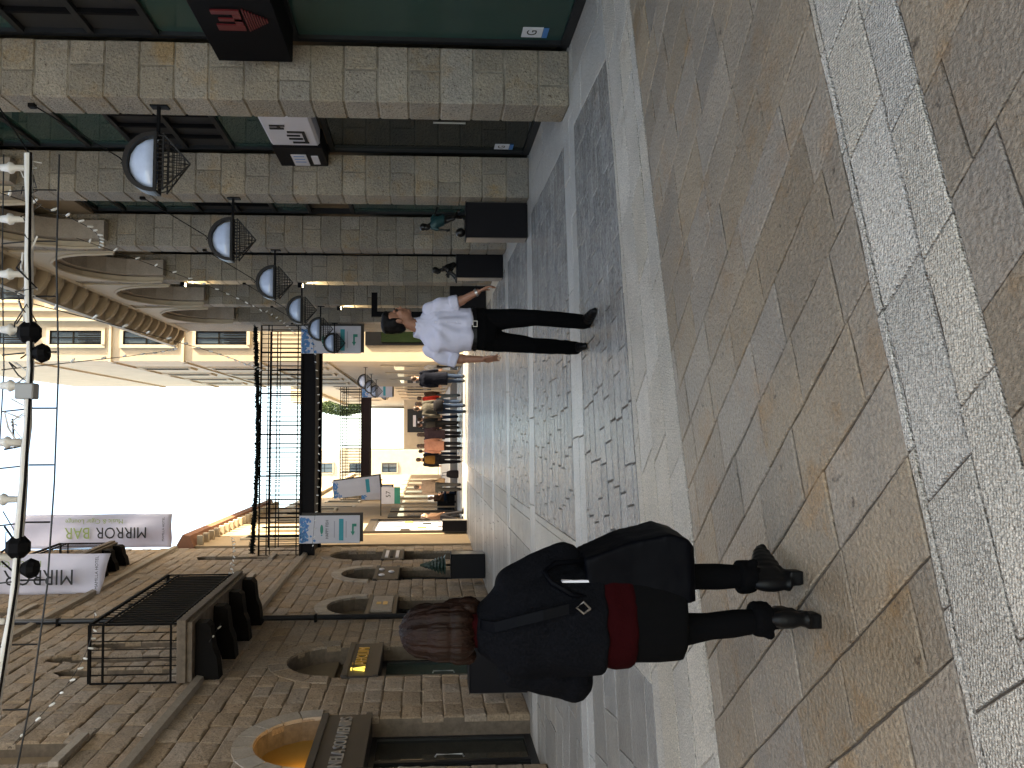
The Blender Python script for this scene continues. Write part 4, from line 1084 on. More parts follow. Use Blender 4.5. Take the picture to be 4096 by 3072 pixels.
def finish_people():
    for o, vx, sm, fold, mt in PENDING:
        r = o.modifiers.new('r', 'REMESH'); r.mode = 'VOXEL'; r.voxel_size = vx; r.adaptivity = 0
        if sm: s = o.modifiers.new('s', 'SMOOTH'); s.factor = .5; s.iterations = sm
    bpy.context.view_layer.update()
    dg = bpy.context.evaluated_depsgraph_get()
    for o, vx, sm, fold, mt in PENDING:
        me = bpy.data.meshes.new_from_object(o.evaluated_get(dg))
        me.name = o.name
        if fold:
            nrm = [v.normal.copy() for v in me.vertices]
            for v, n in zip(me.vertices, nrm): v.co += n * fold(v.co)
        me.materials.clear(); me.materials.append(mt)
        me.polygons.foreach_set('use_smooth', [True] * len(me.polygons)); me.update()
        o['_new'] = me.name
        o.modifiers.clear(); o.data = me
        del o['_new']

def rotz(v, a): return (v[0] * math.cos(a) - v[1] * math.sin(a), v[0] * math.sin(a) + v[1] * math.cos(a), v[2])
def head_parts(mb, c, k, yaw, pitch=0.0, detail=True):
    M_ = Matrix.Rotation(yaw, 3, 'Z') @ Matrix.Rotation(pitch, 3, 'X')
    def e(p, r): mb.ell(Vector(c) + M_ @ (Vector(p) * k), tuple(q * k for q in r), 14, 10, M_)
    e((0, .014, .032), (.075, .094, .094)); e((0, -.03, -.042), (.06, .066, .078)); e((0, -.066, -.094), (.03, .026, .026)); e((0, -.02, -.075), (.056, .055, .045))
    e((0, -.102, -.030), (.014, .020, .014)); e((0, -.096, -.008), (.010, .016, .026)); e((0, -.084, .02), (.052, .018, .014)); e((0, -.092, -.060), (.024, .012, .007)); e((0, -.091, -.072), (.02, .012, .008))
    for s in (-1, 1): e((s * .077, .006, -.012), (.011, .019, .031)); e((s * .038, -.068, -.03), (.022, .022, .026))
    return M_
def hand(mb, w, tip, palm_n, k=1.0, side=1, curl=.35):
    """palm and five fingers from wrist w towards tip; palm_n: direction the palm faces; side: +1/-1 which way the thumb leaves"""
    w = Vector(w); d = (Vector(tip) - w).normalized(); n = Vector(palm_n); n = (n - d * n.dot(d)).normalized(); s = d.cross(n) * side
    for t, hw in ((.0, .024), (.25, .032), (.5, .038), (.75, .041), (1.0, .040)):
        for q in (-1, -.33, .33, 1): mb.ell(w + d * (.085 * t * k) + s * (q * hw * .72 * k), (.0135 * k, .0135 * k, .0135 * k), 8, 5)
    lens = (.066, .075, .070, .054)
    for i, L in enumerate(lens):
        off = (.030 - .020 * i) * k; b = w + d * (.088 * k) + s * off
        dirs = d; pts = [b]
        for j, fr in enumerate((.46, .31, .23)):
            dirs = (dirs + n * curl * (.55 + .5 * j) * (.8 + .12 * i) + s * (.16 - .10 * i)).normalized(); pts.append(pts[-1] + dirs * L * fr * k)
        limb(mb, pts, [.0088 * k, .0084 * k, .0078 * k, .0068 * k], 8)
    b = w + d * .02 * k + s * .026 * k; dirs = (d * .75 + s * .75 + n * .25).normalized(); p2 = b + dirs * .042 * k; d2 = (d + s * .25 + n * .3).normalized(); p3 = p2 + d2 * .032 * k; p4 = p3 + (d2 + n * .25).normalized() * .024 * k
    limb(mb, [b, p2, p3, p4], [.0125 * k, .0105 * k, .0095 * k, .0078 * k], 8)

def shoe(mb, ank, toe, k=1.0, h=.075, boot=0.0):
    """from ankle down to the ground; toe: (x, y) of the tip; local ground is ank z minus .09"""
    a = Vector(ank); g = a.z - .088 * k; t = Vector((toe[0], toe[1], g)); d = (t - Vector((a.x, a.y, g))); L = d.length; d.normalize()
    heel = Vector((a.x, a.y, g)) - d * .055 * k
    n = 9
    for j in range(n):
        f = j / (n - 1); p = heel.lerp(t, f); wdt = (.034 + .012 * math.sin(math.pi * min(1, f * 1.15)) - (.010 if f > .93 else 0)) * k; hh = (h * (1 - f) ** .8 + .042 * k) * .55
        mb.ell(p + Vector((0, 0, hh + .003)), (wdt, wdt, hh), 12, 7)
    for j in range(7):
        p = heel.lerp(t, j / 6 * .98); mb.ell(p + Vector((0, 0, .012)), (.036 * k, .036 * k, .012), 12, 5)
    mb.tube([a - Vector((0, 0, .05 * k)), a + Vector((0, 0, .02 * k + boot))], [.042 * k, .040 * k + boot * .05], 14)

def folds(a, s, seed=0, st=(1, 1, 1)):
    def f(p):
        q = Vector((p.x * s * st[0] + seed, p.y * s * st[1], p.z * s * st[2]))
        return a * (1 - abs(noise.noise(q)) * 2.2) * .6 + a * .4 * noise.noise(q * 2.3)
    return f

def figure(loc, label, J, k, yaw, hyaw, top, legs, hair, skin=M_SKIN, shoe_m=M_SHOE, vox=.014, hpitch=0.0, sleeve=1.0, coat=0.0, long_hair=False, girth=1.0, group=None, cat='person', name='person', hands=True, shirt_low=.03, fold=None, hair_more=(), vbody=None):
    """a body as one continuous mesh with clothes, shoes and hair as its children. J: joints, already turned to the facing yaw"""
    root_mb = MB()
    px, py, pz = J['pel']; cx, cy, cz = J['chest']; nx, ny, nz = J['neck']; hx, hy, hz = J['head']
    g = girth
    tor = [(px, py, pz - .10 * k, .10 * k, .075 * k), (px, py, pz - .02 * k, .155 * k * g, .105 * k * g), (px * .6 + cx * .4, py * .6 + cy * .4, pz + .12 * k, .138 * k * g, .10 * k * g),
           (cx, cy, cz - .06 * k, .15 * k * g, .108 * k * g), (cx, cy, cz + .06 * k, .168 * k * g, .112 * k * g), (cx * .5 + nx * .5, cy * .5 + ny * .5, nz - .10 * k, .155 * k, .085 * k), (nx, ny, nz - .03 * k, .075 * k, .06 * k), (nx, ny, nz + .02 * k, .052 * k, .052 * k)]
    stack(root_mb, tor, 20, yaw)
    limb(root_mb, [(nx, ny, nz - .02 * k), ((nx + hx) / 2, (ny + hy) / 2, (nz + hz - .06 * k) / 2), (hx, hy, hz - .05 * k)], [.06 * k, .054 * k, .052 * k])
    head_parts(root_mb, J['head'], k, hyaw, hpitch)
    for s in 'LR':
        limb(root_mb, [J['sh' + s], J['el' + s], J['wr' + s]], [.048 * k, .040 * k, .027 * k])
        mid = Vector(J['el' + s]).lerp(Vector(J['wr' + s]), .3); limb(root_mb, [J['el' + s], mid], [.04 * k, .043 * k])
        limb(root_mb, [J['hip' + s], J['kn' + s]], [.082 * k, .052 * k]); limb(root_mb, [J['kn' + s], Vector(J['kn' + s]).lerp(Vector(J['an' + s]), .33), J['an' + s]], [.05 * k, .054 * k, .036 * k])
        if hands: hand(root_mb, J['wr' + s], J['tip' + s], J.get('pn' + s, rotz((0, 1, 0), yaw)), k, J.get('th' + s, 1), J.get('cu' + s, .3))
        else: limb(root_mb, [J['wr' + s], Vector(J['wr' + s]).lerp(Vector(J['tip' + s]), .5)], [.03 * k, .03 * k])
    body = later(root_mb, name, skin, None, vbody or vox, 3 if not vbody else 2, None, label=label, cat=cat, group=group)
    body.location = loc
    # trousers
    t = MB()
    stack(t, [(px, py, pz - .13 * k, .12 * k, .09 * k), (px, py, pz - .03 * k, .172 * k * g, .122 * k * g), (px, py, pz + .10 * k, .155 * k * g, .116 * k * g)], 20, yaw)
    for s in 'LR':
        an = Vector(J['an' + s]); limb(t, [J['hip' + s], Vector(J['hip' + s]).lerp(Vector(J['kn' + s]), .5), J['kn' + s], Vector(J['kn' + s]).lerp(an, .5), an + Vector((0, 0, -.02 * k))], [.098 * k, .084 * k, .068 * k, .066 * k, .060 * k])
    later(t, 'trousers', legs, body, vox, 3, folds(.007, 7, 3, (1, 1, .5)))
    # upper garment
    u = MB(); e = .016 * k
    zlow = pz + (shirt_low * k if not coat else -coat)
    lo = []
    if coat:
        lo = [(px, py, zlow, .19 * k * g, .15 * k * g), (px, py, (zlow + pz) / 2, .185 * k * g, .14 * k * g)]
    secs = lo + [(px, py, pz + shirt_low * k, .162 * k * g + e, .114 * k * g + e), (px * .6 + cx * .4, py * .6 + cy * .4, pz + max(.13, shirt_low + .05) * k, .152 * k * g + e, .112 * k * g + e), (cx, cy, cz - .06 * k, .158 * k * g + e, .114 * k * g + e),
                 (cx, cy, cz + .06 * k, .174 * k * g + e, .116 * k * g + e), (cx * .5 + nx * .5, cy * .5 + ny * .5, nz - .10 * k, .172 * k + e, .098 * k + e), (nx, ny, nz - .055 * k, .15 * k, .084 * k), (nx, ny, nz - .015 * k, .082 * k, .070 * k), (nx, ny, nz + .025 * k, .062 * k, .062 * k)]
    stack(u, secs, 24, yaw)
    for s in 'LR':
        a, b, c = Vector(J['sh' + s]), Vector(J['el' + s]), Vector(J['wr' + s])
        if sleeve >= 1: limb(u, [a, b, c], [.068 * k, .057 * k, .044 * k])
        else: limb(u, [a, a.lerp(b, .5), a.lerp(b, sleeve)], [.056 * k, .066 * k, .067 * k])
    later(u, 'coat' if coat else 'shirt', top, body, vox, 3, fold or folds(.008, 8, 1, (1, 1, .6)))
    for s in 'LR':
        sm = MB(); shoe(sm, J['an' + s], J['toe' + s], k); later(sm, 'shoe', shoe_m, body, vox * .8, 2)
    # hair
    hm = MB(); M_ = Matrix.Rotation(hyaw, 3, 'Z') @ Matrix.Rotation(hpitch, 3, 'X')
    def he(p, r): hm.ell(Vector(J['head']) + M_ @ (Vector(p) * k), tuple(q * k for q in r), 16, 10, M_)
    he((0, .030, .052), (.079, .084, .080)); he((0, .052, .004), (.072, .054, .066))
    for p_, r_ in hair_more: he(p_, r_)
    if long_hair: he((0, .05, -.06), (.088, .06, .11)); he((0, .045, -.14), (.085, .05, .09))
    later(hm, 'hair', hair, body, min(vox, .012), 2, folds(.004, 40, 2, (1, 1, .3)))
    return body

def walker(loc, h, yaw, label, top, legs, hair=M_HAIRD, stride=.16, arm=.1, skin=M_SKIN2, coat=0.0, long_hair=False, shoe_m=M_SHOE, girth=1.0, vox=.02, sit=False, hyaw=None):
    """yaw 0 faces the viewer (-Y), pi faces away"""
    k = h / 1.76; q = lambda x, y, z: rotz((x * k, y * k, z * k), yaw)
    s = stride
    J = dict(pel=q(0, 0, .95), chest=q(0, -.01, 1.27), neck=q(0, 0, 1.48), head=q(0, -.02, 1.635))
    for n, sg, f in (('L', 1, s), ('R', -1, -s)):
        J['hip' + n] = q(sg * .09, 0, .91); J['kn' + n] = q(sg * .095, -f * .55 - .02, .50); J['an' + n] = q(sg * .09, -f + (.05 if f < 0 else 0), .088 + (.03 if f < 0 else 0)); J['toe' + n] = q(sg * .11, -f - .17, 0)[:2]
        J['sh' + n] = q(sg * .185, 0, 1.42); J['el' + n] = q(sg * .235, f * arm * 3 + .02, 1.14); J['wr' + n] = q(sg * .245, f * arm * 6 - .07, .90); J['tip' + n] = q(sg * .245, f * arm * 7 - .09, .76); J['th' + n] = 1
        if sit:
            J['hip' + n] = q(sg * .1, 0, .50); J['kn' + n] = q(sg * .12, -.42, .52); J['an' + n] = q(sg * .12, -.40, .088); J['toe' + n] = q(sg * .13, -.58, 0)[:2]
    if sit:
        for n in ('pel', 'chest', 'neck', 'head'): J[n] = (J[n][0], J[n][1], J[n][2] - .41 * k)
        for n, sg in (('L', 1), ('R', -1)):
            J['sh' + n] = q(sg * .185, 0, 1.01); J['el' + n] = q(sg * .23, -.08, .75); J['wr' + n] = q(sg * .12, -.3, .66); J['tip' + n] = q(sg * .1, -.42, .62)
    return figure(loc, label, J, k, yaw, yaw if hyaw is None else hyaw, top, legs, hair, skin, shoe_m, vox, 0, 1.0, coat, long_hair, girth, 'people walking along the far part of the street')

# ---------------------------------------------------------------- the man in the white shirt
mJ = dict(pel=(-.06, .12, .97), chest=(-.075, .12, 1.27), neck=(-.045, .14, 1.505), head=(.012, .115, 1.685),
    hipL=(.02, .12, .92), knL=(.03, .02, .50), anL=(.0, .06, .092), toeL=(.065, -.13),
    hipR=(-.15, .13, .92), knR=(-.19, .20, .50), anR=(-.185, .42, .10), toeR=(-.19, .24),
    shL=(.115, .10, 1.415), elL=(.155, .08, 1.19), wrL=(.245, .0, 1.0), tipL=(.31, -.02, .87),
    shR=(-.245, .13, 1.415), elR=(-.315, .15, 1.20), wrR=(-.322, .11, .955), tipR=(-.315, .09, .80),
    pnL=(-.7, .1, -.5), pnR=(.8, .5, 0), thL=1, thR=-1, cuL=.5, cuR=.22)
def shirt_folds(p):
    # creases fanning from the top button towards the waist, bunching above the belt
    dx, dz = p.x + .02, 1.42 - p.z
    an = math.atan2(dx, max(.03, dz)); r_ = math.hypot(dx, dz)
    f = .0095 * math.sin(an * 13 + 3 * noise.noise(Vector((p.x * 4, p.y * 4, p.z * 4)))) * min(1, r_ * 3.2)
    f += .009 * (1 - 2 * abs(noise.noise(Vector((p.x * 9, p.y * 9, p.z * 6 + 4)))))
    f += .010 * max(0, 1 - abs(p.z - 1.10) / .05) * (.5 + noise.noise(Vector((p.x * 14, p.y * 14, 2))))
    return f
man = figure((.976, 6.5, 0), 'man in white shirt and black trousers looking to the side', mJ, 1.02, R(14), R(84), M_SHIRT, M_BTROU, M_HAIRB, M_SKIN, M_SHOE, .0095, R(-4), .82, 0, False, 1.08, fold=shirt_folds, shirt_low=.075,
    hair_more=(((0, -.025, .100), (.066, .060, .036)), ((0, .03, .108), (.070, .078, .036)), ((.0, .075, -.005), (.06, .035, .06)), ((.070, .02, .03), (.014, .04, .04)), ((-.070, .02, .03), (.014, .04, .04)), ((.074, -.012, -.0), (.006, .010, .028)), ((-.074, -.012, -.0), (.006, .010, .028)), ((0, -.058, .096), (.05, .03, .026))), vbody=.0068)
man['label'] = 'man in white shirt and black trousers looking to the side'
# rolled cuffs, collar, placket, belt, watch
for s in 'LR':
    a, b = Vector(mJ['sh' + s]), Vector(mJ['el' + s]); c = MB(); d = (b - a).normalized()
    p = a.lerp(b, .78); c.tube([p, p + d * .01, p + d * .075, p + d * .08], [.066, .076, .074, .062], 16); later(c, 'rolled_cuff', M_SHIRT, man, .009, 2, folds(.004, 25, 5))
cl = MB(); nx, ny, nz = mJ['neck']
for an0, an1 in ((R(-75), R(80)), (R(100), R(255))):
    V = []; n = 8
    for j, (rr_, zz) in enumerate(((.072, .048), (.085, .045), (.105, -.035), (.092, -.035))):
        for i in range(n + 1):
            an = an0 + (an1 - an0) * i / n + R(14); dip = .035 * (1 if i in (0, n) else 0) * (1 if j in (2, 3) else 0)
            V.append((nx + rr_ * math.cos(an), ny + rr_ * .92 * math.sin(an) , nz + zz - dip - .035 * max(0, -math.sin(an - R(14)))))
    F = [(j * (n + 1) + i, j * (n + 1) + i + 1, ((j + 1) % 4) * (n + 1) + i + 1, ((j + 1) % 4) * (n + 1) + i) for j in range(4) for i in range(n)] + [(0, n + 1, 2 * n + 2, 3 * n + 3), (n, 2 * n + 1, 3 * n + 2, 4 * n + 3)]
    MB().add(V, F).build('collar', M_SHIRT, man)
pk = MB(); fx = lambda z: (.035 + (z - 1.0) * .01)
pts = [(-.02, .015, 1.40), (-.015, -.012, 1.32), (-.015, -.02, 1.22), (-.02, -.018, 1.12), (-.025, -.012, 1.04)]
for a, b in zip(pts[:-1], pts[1:]): pk.add([(a[0] - .016, a[1] - .004, a[2]), (a[0] + .016, a[1] + .002, a[2]), (b[0] + .016, b[1] + .002, b[2]), (b[0] - .016, b[1] - .004, b[2]), (a[0] - .016, a[1] + .03, a[2]), (a[0] + .016, a[1] + .03, a[2]), (b[0] + .016, b[1] + .03, b[2]), (b[0] - .016, b[1] + .03, b[2])], [(0, 1, 2, 3), (0, 4, 5, 1), (2, 6, 7, 3), (0, 3, 7, 4), (1, 5, 6, 2)])
pk.build('placket', M_SHIRT, man)
for z in (1.36, 1.27, 1.18, 1.09):
    MB().ell((-.018, -.012 - .012 * math.sin((z - 1.0) * 6), z), (.006, .004, .006), 8, 5).build('button', M_SIGNW, man)
bt = MB(); stack(bt, [(-.06, .12, 1.008, .194, .144), (-.06, .12, 1.042, .19, .142)], 28, R(14)); bt.build('belt', M_SHOE, man, smooth=False)
bk = MB(); bk.box(-.06, -.008, -.038, -.028, 1.005, 1.010); bk.box(-.06, -.008, -.038, -.028, 1.04, 1.045); bk.box(-.06, -.055, -.038, -.028, 1.01, 1.04); bk.box(-.013, -.008, -.038, -.028, 1.01, 1.04); bk.build('belt_buckle', M_STEELLET, man)
wv = (Vector(mJ['tipL']) - Vector(mJ['wrL'])).normalized(); wp_ = Vector(mJ['wrL']) - wv * .025
MB().tube([wp_, wp_ + wv * .02], .034, 16).build('watch', M_STEELLET, man)
# eyes and brows
hM = Matrix.Rotation(R(84), 3, 'Z') @ Matrix.Rotation(R(-4), 3, 'X'); hc = Vector(mJ['head'])
for s in (-1, 1):
    MB().ell(hc + hM @ (Vector((s * .033, -.087, .0)) * 1.02), (.012, .012, .007), 10, 6, hM).build('eye', M_INK, man)
    MB().ell(hc + hM @ (Vector((s * .034, -.096, .022)) * 1.02), (.022, .010, .006), 10, 6, hM).build('eyebrow', M_HAIRB, man)
# ---------------------------------------------------------------- the woman seen from behind
W0 = (-.68, 2.85, 0)
wb = MB()
wx = lambda X: X + .68
S = dict(pel=(.02, .0, .76), chest=(-.01, .01, 1.02), neck=(-.03, .03, 1.235), head=(-.045, .075, 1.40))
k = .87
stack(wb, [(.02, 0, .66, .10, .08), (.02, 0, .72, .15, .11), (.01, .0, .86, .125, .095), (-.005, .01, 1.0, .14, .1), (-.015, .015, 1.08, .155, .1), (-.025, .02, 1.18, .15, .075), (-.03, .03, 1.23, .07, .055), (-.03, .035, 1.27, .046, .046)], 20, R(8))
limb(wb, [(-.03, .03, 1.2), (-.04, .05, 1.30), (-.045, .07, 1.38)], [.055, .048, .047])
head_parts(wb, S['head'], k, R(180), R(14))
WL = dict(hipL=(-.06, 0, .70), knL=(-.03, .0, .40), anL=(-.005, .0, .125), toeL=(-.03, .18), hipR=(.10, .03, .70), knR=(.13, .12, .41), anR=(.125, .13, .125), toeR=(.20, .30),
    shL=(-.17, .02, 1.125), elL=(-.235, .05, .90), wrL=(-.12, .22, .93), shR=(.13, .02, 1.125), elR=(.205, .06, .93), wrR=(.12, .22, .97))
for s in 'LR':
    limb(wb, [WL['sh' + s], WL['el' + s], WL['wr' + s]], [.045, .038, .025])
    limb(wb, [WL['hip' + s], WL['kn' + s]], [.076, .044]); limb(wb, [WL['kn' + s], Vector(WL['kn' + s]).lerp(Vector(WL['an' + s]), .35), WL['an' + s]], [.043, .047, .032])
    hand(wb, WL['wr' + s], (WL['wr' + s][0] * .6, .36, .95), (0, 0, 1), .9, 1 if s == 'L' else -1, .6)
woman = later(wb, 'person', M_SKIN2, None, .010, 3, None, label='woman seen from behind in dark jacket, maroon top and black skirt', cat='person')
woman.location = W0
tg_ = MB()
for s in 'LR':
    limb(tg_, [WL['hip' + s], Vector(WL['hip' + s]).lerp(Vector(WL['kn' + s]), .5), WL['kn' + s], Vector(WL['kn' + s]).lerp(Vector(WL['an' + s]), .33), WL['an' + s]], [.084, .066, .050, .052, .037])
stack(tg_, [(.02, .01, .60, .10, .08), (.02, .01, .7, .15, .11), (.02, .0, .78, .14, .10)], 18)
later(tg_, 'tights', M_TIGHTS, woman, .010, 3)
sk = MB(); stack(sk, [(.015, .02, .512, .163, .133), (.02, .018, .527, .168, .136), (.02, .01, .60, .172, .135), (.02, .0, .72, .166, .125), (.02, 0, .82, .14, .108)], 24, R(4)); later(sk, 'skirt', M_BTROU, woman, .010, 2, folds(.006, 9, 4, (1, 1, .3)))
mt_ = MB(); stack(mt_, [(.01, .005, .700, .176, .135), (.01, .005, .715, .183, .14), (.01, .0, .78, .18, .135), (.0, .0, .88, .15, .115), (-.01, .015, 1.1, .15, .1), (-.025, .02, 1.2, .12, .075), (-.03, .03, 1.25, .068, .064), (-.033, .036, 1.285, .058, .058)], 24, R(6)); later(mt_, 'top', M_MAROON, woman, .010, 2, folds(.005, 12, 6))
jk = MB(); stack(jk, [(.0, .005, .805, .192, .147), (.0, .005, .83, .196, .15), (-.005, .0, .93, .182, .138), (-.01, .01, 1.03, .182, .13), (-.018, .012, 1.10, .186, .122), (-.022, .014, 1.15, .170, .110), (-.025, .018, 1.20, .130, .092), (-.028, .024, 1.238, .09, .074), (-.03, .03, 1.258, .076, .068)], 26, R(8))
for s in 'LR':
    a, b, c = (Vector(WL[q + s]) for q in ('sh', 'el', 'wr')); limb(jk, [a, a.lerp(b, .5), b, b.lerp(c, .5), c], [.066, .074, .074, .064, .056])
later(jk, 'jacket', M_TWEED, woman, .011, 2, folds(.010, 9, 8, (1, 1, .6)))
for s in 'LR':
    b = MB(); shoe(b, WL['an' + s], WL['toe' + s], .93, .10, .07)
    a = Vector(WL['an' + s]); b.box(a.x - .028, a.x + .028, a.y - .06, a.y + .0, .0, .05)
    later(b, 'boot', M_SHOE, woman, .008, 2)
    c = MB(); c.tube([a + Vector((0, 0, .045)), a + Vector((0, 0, .055)), a + Vector((0, -.004, .105)), a + Vector((0, -.004, .115))], [.05, .062, .064, .05], 16); c.ell(a + Vector((.055 if s == 'R' else -.05, -.03, .06)), (.02, .015, .02)); later(c, 'boot_cuff', M_TIGHTS, woman, .008, 1, folds(.004, 40, 3))
hr = MB(); hM2 = Matrix.Rotation(R(180), 3, 'Z') @ Matrix.Rotation(R(10), 3, 'X'); hc2 = Vector(S['head'])
for p, r in (((0, .025, .04), (.094, .104, .094)), ((0, .05, -.02), (.102, .082, .095)), ((0, .05, -.08), (.107, .072, .062)), ((.075, .0, -.07), (.034, .07, .06)), ((-.075, .0, -.07), (.034, .07, .06)), ((.085, .02, -.105), (.022, .05, .035)), ((-.092, .01, -.112), (.026, .05, .04))):
    hr.ell(hc2 + hM2 @ (Vector(p)), r, 16, 10, hM2)
later(hr, 'hair', M_HAIRR, woman, .0055, 2, lambda p: .009 * (1 - 2.2 * abs(noise.noise(Vector((math.atan2(p.x - hc2.x, p.y - hc2.y) * 4.5, p.z * 2.2, 1.7))))) + .0055 * noise.noise(Vector((math.atan2(p.x - hc2.x, p.y - hc2.y) * 18, p.z * 4, 3))))
# glasses arm and dark collar edge in front of the face
MB().tube([(-.115, .10, 1.385), (-.135, .17, 1.375)], .005, 6).build('glasses_arm', M_BLACK, woman)
# shoulder bag: hangs at her right side from a strap across the back
bag = empty('shoulder_bag', (-.68, 2.85, 0), 0, 'black leather shoulder bag hanging at the woman\'s right side', 'bag')
bb = MB()
secs = [(.165, .0, .475, .085, .10), (.18, .0, .50, .105, .125), (.195, .01, .56, .115, .13), (.195, .01, .70, .10, .115), (.175, .0, .83, .085, .10), (.17, .0, .865, .08, .095)]
V = []
for (x, y, z, rx, ry) in secs:
    sh = .045 * (1 - (z - .475) / .39)
    V += [(x - rx, y - ry + .02, z), (x + rx * .8 + sh, y - ry, z + .01), (x + rx + sh, y + ry, z + .012), (x - rx, y + ry, z)]
n = len(secs)
F = [(j * 4 + i, j * 4 + (i + 1) % 4, (j + 1) * 4 + (i + 1) % 4, (j + 1) * 4 + i) for j in range(n - 1) for i in range(4)] + [(0, 1, 2, 3), tuple(range(4 * n - 4, 4 * n))]
bb.add(V, F)
later(bb, 'bag_body', M_LEATHER, bag, .009, 3, folds(.004, 8, 9))
MB().tube([(.10, -.10, .86), (.115, -.11, .93), (.155, -.10, 1.0), (.19, -.07, 1.02), (.215, -.05, .98), (.225, -.05, .87)], .011, 8).build('handle', M_LEATHER, bag, smooth=True)
stp = MB()
P = [Vector(p) for p in ((.09, -.135, .90), (.075, -.148, .95), (.055, -.148, 1.04), (.03, -.13, 1.13), (.005, -.10, 1.205), (-.0, -.045, 1.25), (.01, .03, 1.262))]
for a, b in zip(P[:-1], P[1:]):
    sx = Vector((.017, .004, 0)); o_ = Vector((0, -.005, 0)); stp.add([a - sx, a + sx, b + sx, b - sx, a - sx + o_, a + sx + o_, b + sx + o_, b - sx + o_], [(0, 1, 2, 3), (4, 5, 6, 7), (0, 4, 7, 3), (1, 5, 6, 2)])
stp.build('strap', M_LEATHER, bag)
MB().tube([(.075, -.155, .875), (.10, -.158, .90), (.08, -.158, .925), (.06, -.158, .90), (.075, -.155, .875)], .004, 6).build('strap_ring', M_PSIDE, bag)
MB().box(.152, .16, -.085, -.03, .86, .96).build('paper', M_SIGNW, bag)

# ---------------------------------------------------------------- the people farther down the street
import numpy as np
C_ = dict(navy=cloth('navy cloth', (.004, .005, .010)), blk=cloth('black cloth', (.012, .011, .013)), jean=cloth('blue denim', (.015, .024, .045)), pale=cloth('pale denim', (.08, .10, .115)), grey=cloth('grey knit', (.07, .062, .052)),
    beige=cloth('beige cloth', (.2, .135, .085)), pink=cloth('salmon coat cloth', (.30, .14, .10)), plum=cloth('plum coat cloth', (.045, .028, .033)), blue=cloth('blue jacket cloth', (.06, .14, .32)), taupe=cloth('taupe shirt', (.18, .13, .10)),
    dgrey=cloth('dark grey cloth', (.04, .038, .036)), brown=cloth('brown jacket', (.08, .045, .03)), red=cloth('red cloth', (.2, .015, .012)), white=cloth('white cloth', (.4, .38, .36)), magenta=cloth('magenta cloth', (.12, .01, .04)))
PI = math.pi
crowd = [
 (2.03, 27.6, 1.86, PI, 'man in long navy coat walking away past the sunlit strip', 'navy', 'jean', dict(coat=.42, stride=.18, hair=M_HAIRD, girth=1.12)),
 (2.85, 30.5, 1.66, 0, 'white-haired person facing us beside the man in navy coat', 'white', 'blk', dict(hair=M_HAIRG)),
 (1.48, 31.0, 1.68, PI, 'person with dark brown jacket and pale jeans walking away', 'brown', 'pale', dict()),
 (1.20, 29.5, 1.74, PI, 'person in red top catching the sun', 'red', 'jean', dict(long_hair=True)),
 (.93, 27.0, 1.76, PI, 'person in grey sweater and blue jeans walking away', 'grey', 'jean', dict(stride=.13)),
 (.66, 32.8, 1.70, PI, 'person in beige coat half hidden by the grey sweater', 'beige', 'jean', dict(coat=.2)),
 (.40, 34.0, 1.62, PI, 'person in magenta top in the middle of the crowd', 'magenta', 'blk', dict(long_hair=True)),
 (.42, 32.4, 1.74, PI, 'person in all-dark clothes with grey backpack', 'dgrey', 'dgrey', dict(stride=.08)),
 (.02, 30.6, 1.68, PI, 'woman in long plum coat and boots walking away', 'plum', 'blk', dict(coat=.30, long_hair=True, hair=M_HAIRD)),
 (-.42, 30.2, 1.68, PI, 'woman in salmon coat standing in the sunlight', 'pink', 'blk', dict(coat=.25, stride=.05, long_hair=True)),
 (-.74, 35.5, 1.66, PI, 'person in bright blue jacket beyond the salmon coat', 'blue', 'jean', dict()),
 (-.98, 30.9, 1.72, PI, 'person in black with tan backpack, legs apart', 'blk', 'blk', dict(coat=.12, stride=.06)),
 (-2.05, 30.6, 1.78, PI, 'man in taupe shirt and grey trousers walking away with a bag', 'taupe', 'dgrey', dict(stride=.16, girth=1.08)),
]
FIG = {}
for i, (x, y, h, yaw, lb, tp, lg, kw) in enumerate(crowd):
    FIG[i] = walker((x, y, 0), h * 1.055, yaw + R((i * 29 % 21) - 10), lb, C_[tp], C_[lg], vox=.022, **kw)
walker((-2.95, 36.3, 0), 1.70, R(60), 'person in brown sitting on the far left near the last plinth', C_['brown'], C_['jean'], sit=True, vox=.022)
st_ = MB(); st_.cbox(-3.2, -2.7, 36.05, 36.6, .36, .42, .01); st_.box(-3.15, -3.1, 36.1, 36.15, 0, .36); st_.box(-2.8, -2.75, 36.1, 36.15, 0, .36); st_.box(-3.15, -3.1, 36.5, 36.55, 0, .36); st_.box(-2.8, -2.75, 36.5, 36.55, 0, .36)
st_.build('stool', M_BLACK, label='low black stool under the seated person on the far left', cat='stool')
walker((-3.02, 26.6 + 2.3, 0), 1.6, R(90), 'person in brown standing before the sunlit shop on the left', C_['brown'], C_['blk'], vox=.022)
def soft_bag(label, loc, dims, mt, name='bag', cat='bag'):
    m_ = MB(); a, b, c = dims
    stack(m_, [(0, 0, 0, a * .8, b * .8), (0, 0, .1 * c, a, b), (0, 0, .7 * c, a * .95, b * .9), (0, 0, .95 * c, a * .7, b * .7), (0, 0, c, a * .45, b * .5)], 14)
    o = empty(name, loc, 0, label, cat); m_.build('pouch', mt, o, smooth=True)
    h_ = MB(); h_.tube([(-a * .5, 0, c * .9), (-a * .3, 0, c * 1.35), (a * .3, 0, c * 1.35), (a * .5, 0, c * .9)], .012, 6); h_.build('handle', mt, o)
    return o
soft_bag('grey backpack on the person in all-dark clothes', (.42, 32.23, 1.02), (.15, .09, .40), C_['grey'], 'backpack', 'backpack')
soft_bag('tan backpack on the person in black', (-.98, 30.72, 1.05), (.17, .10, .42), cloth('tan backpack cloth', (.14, .07, .02)), 'backpack', 'backpack')
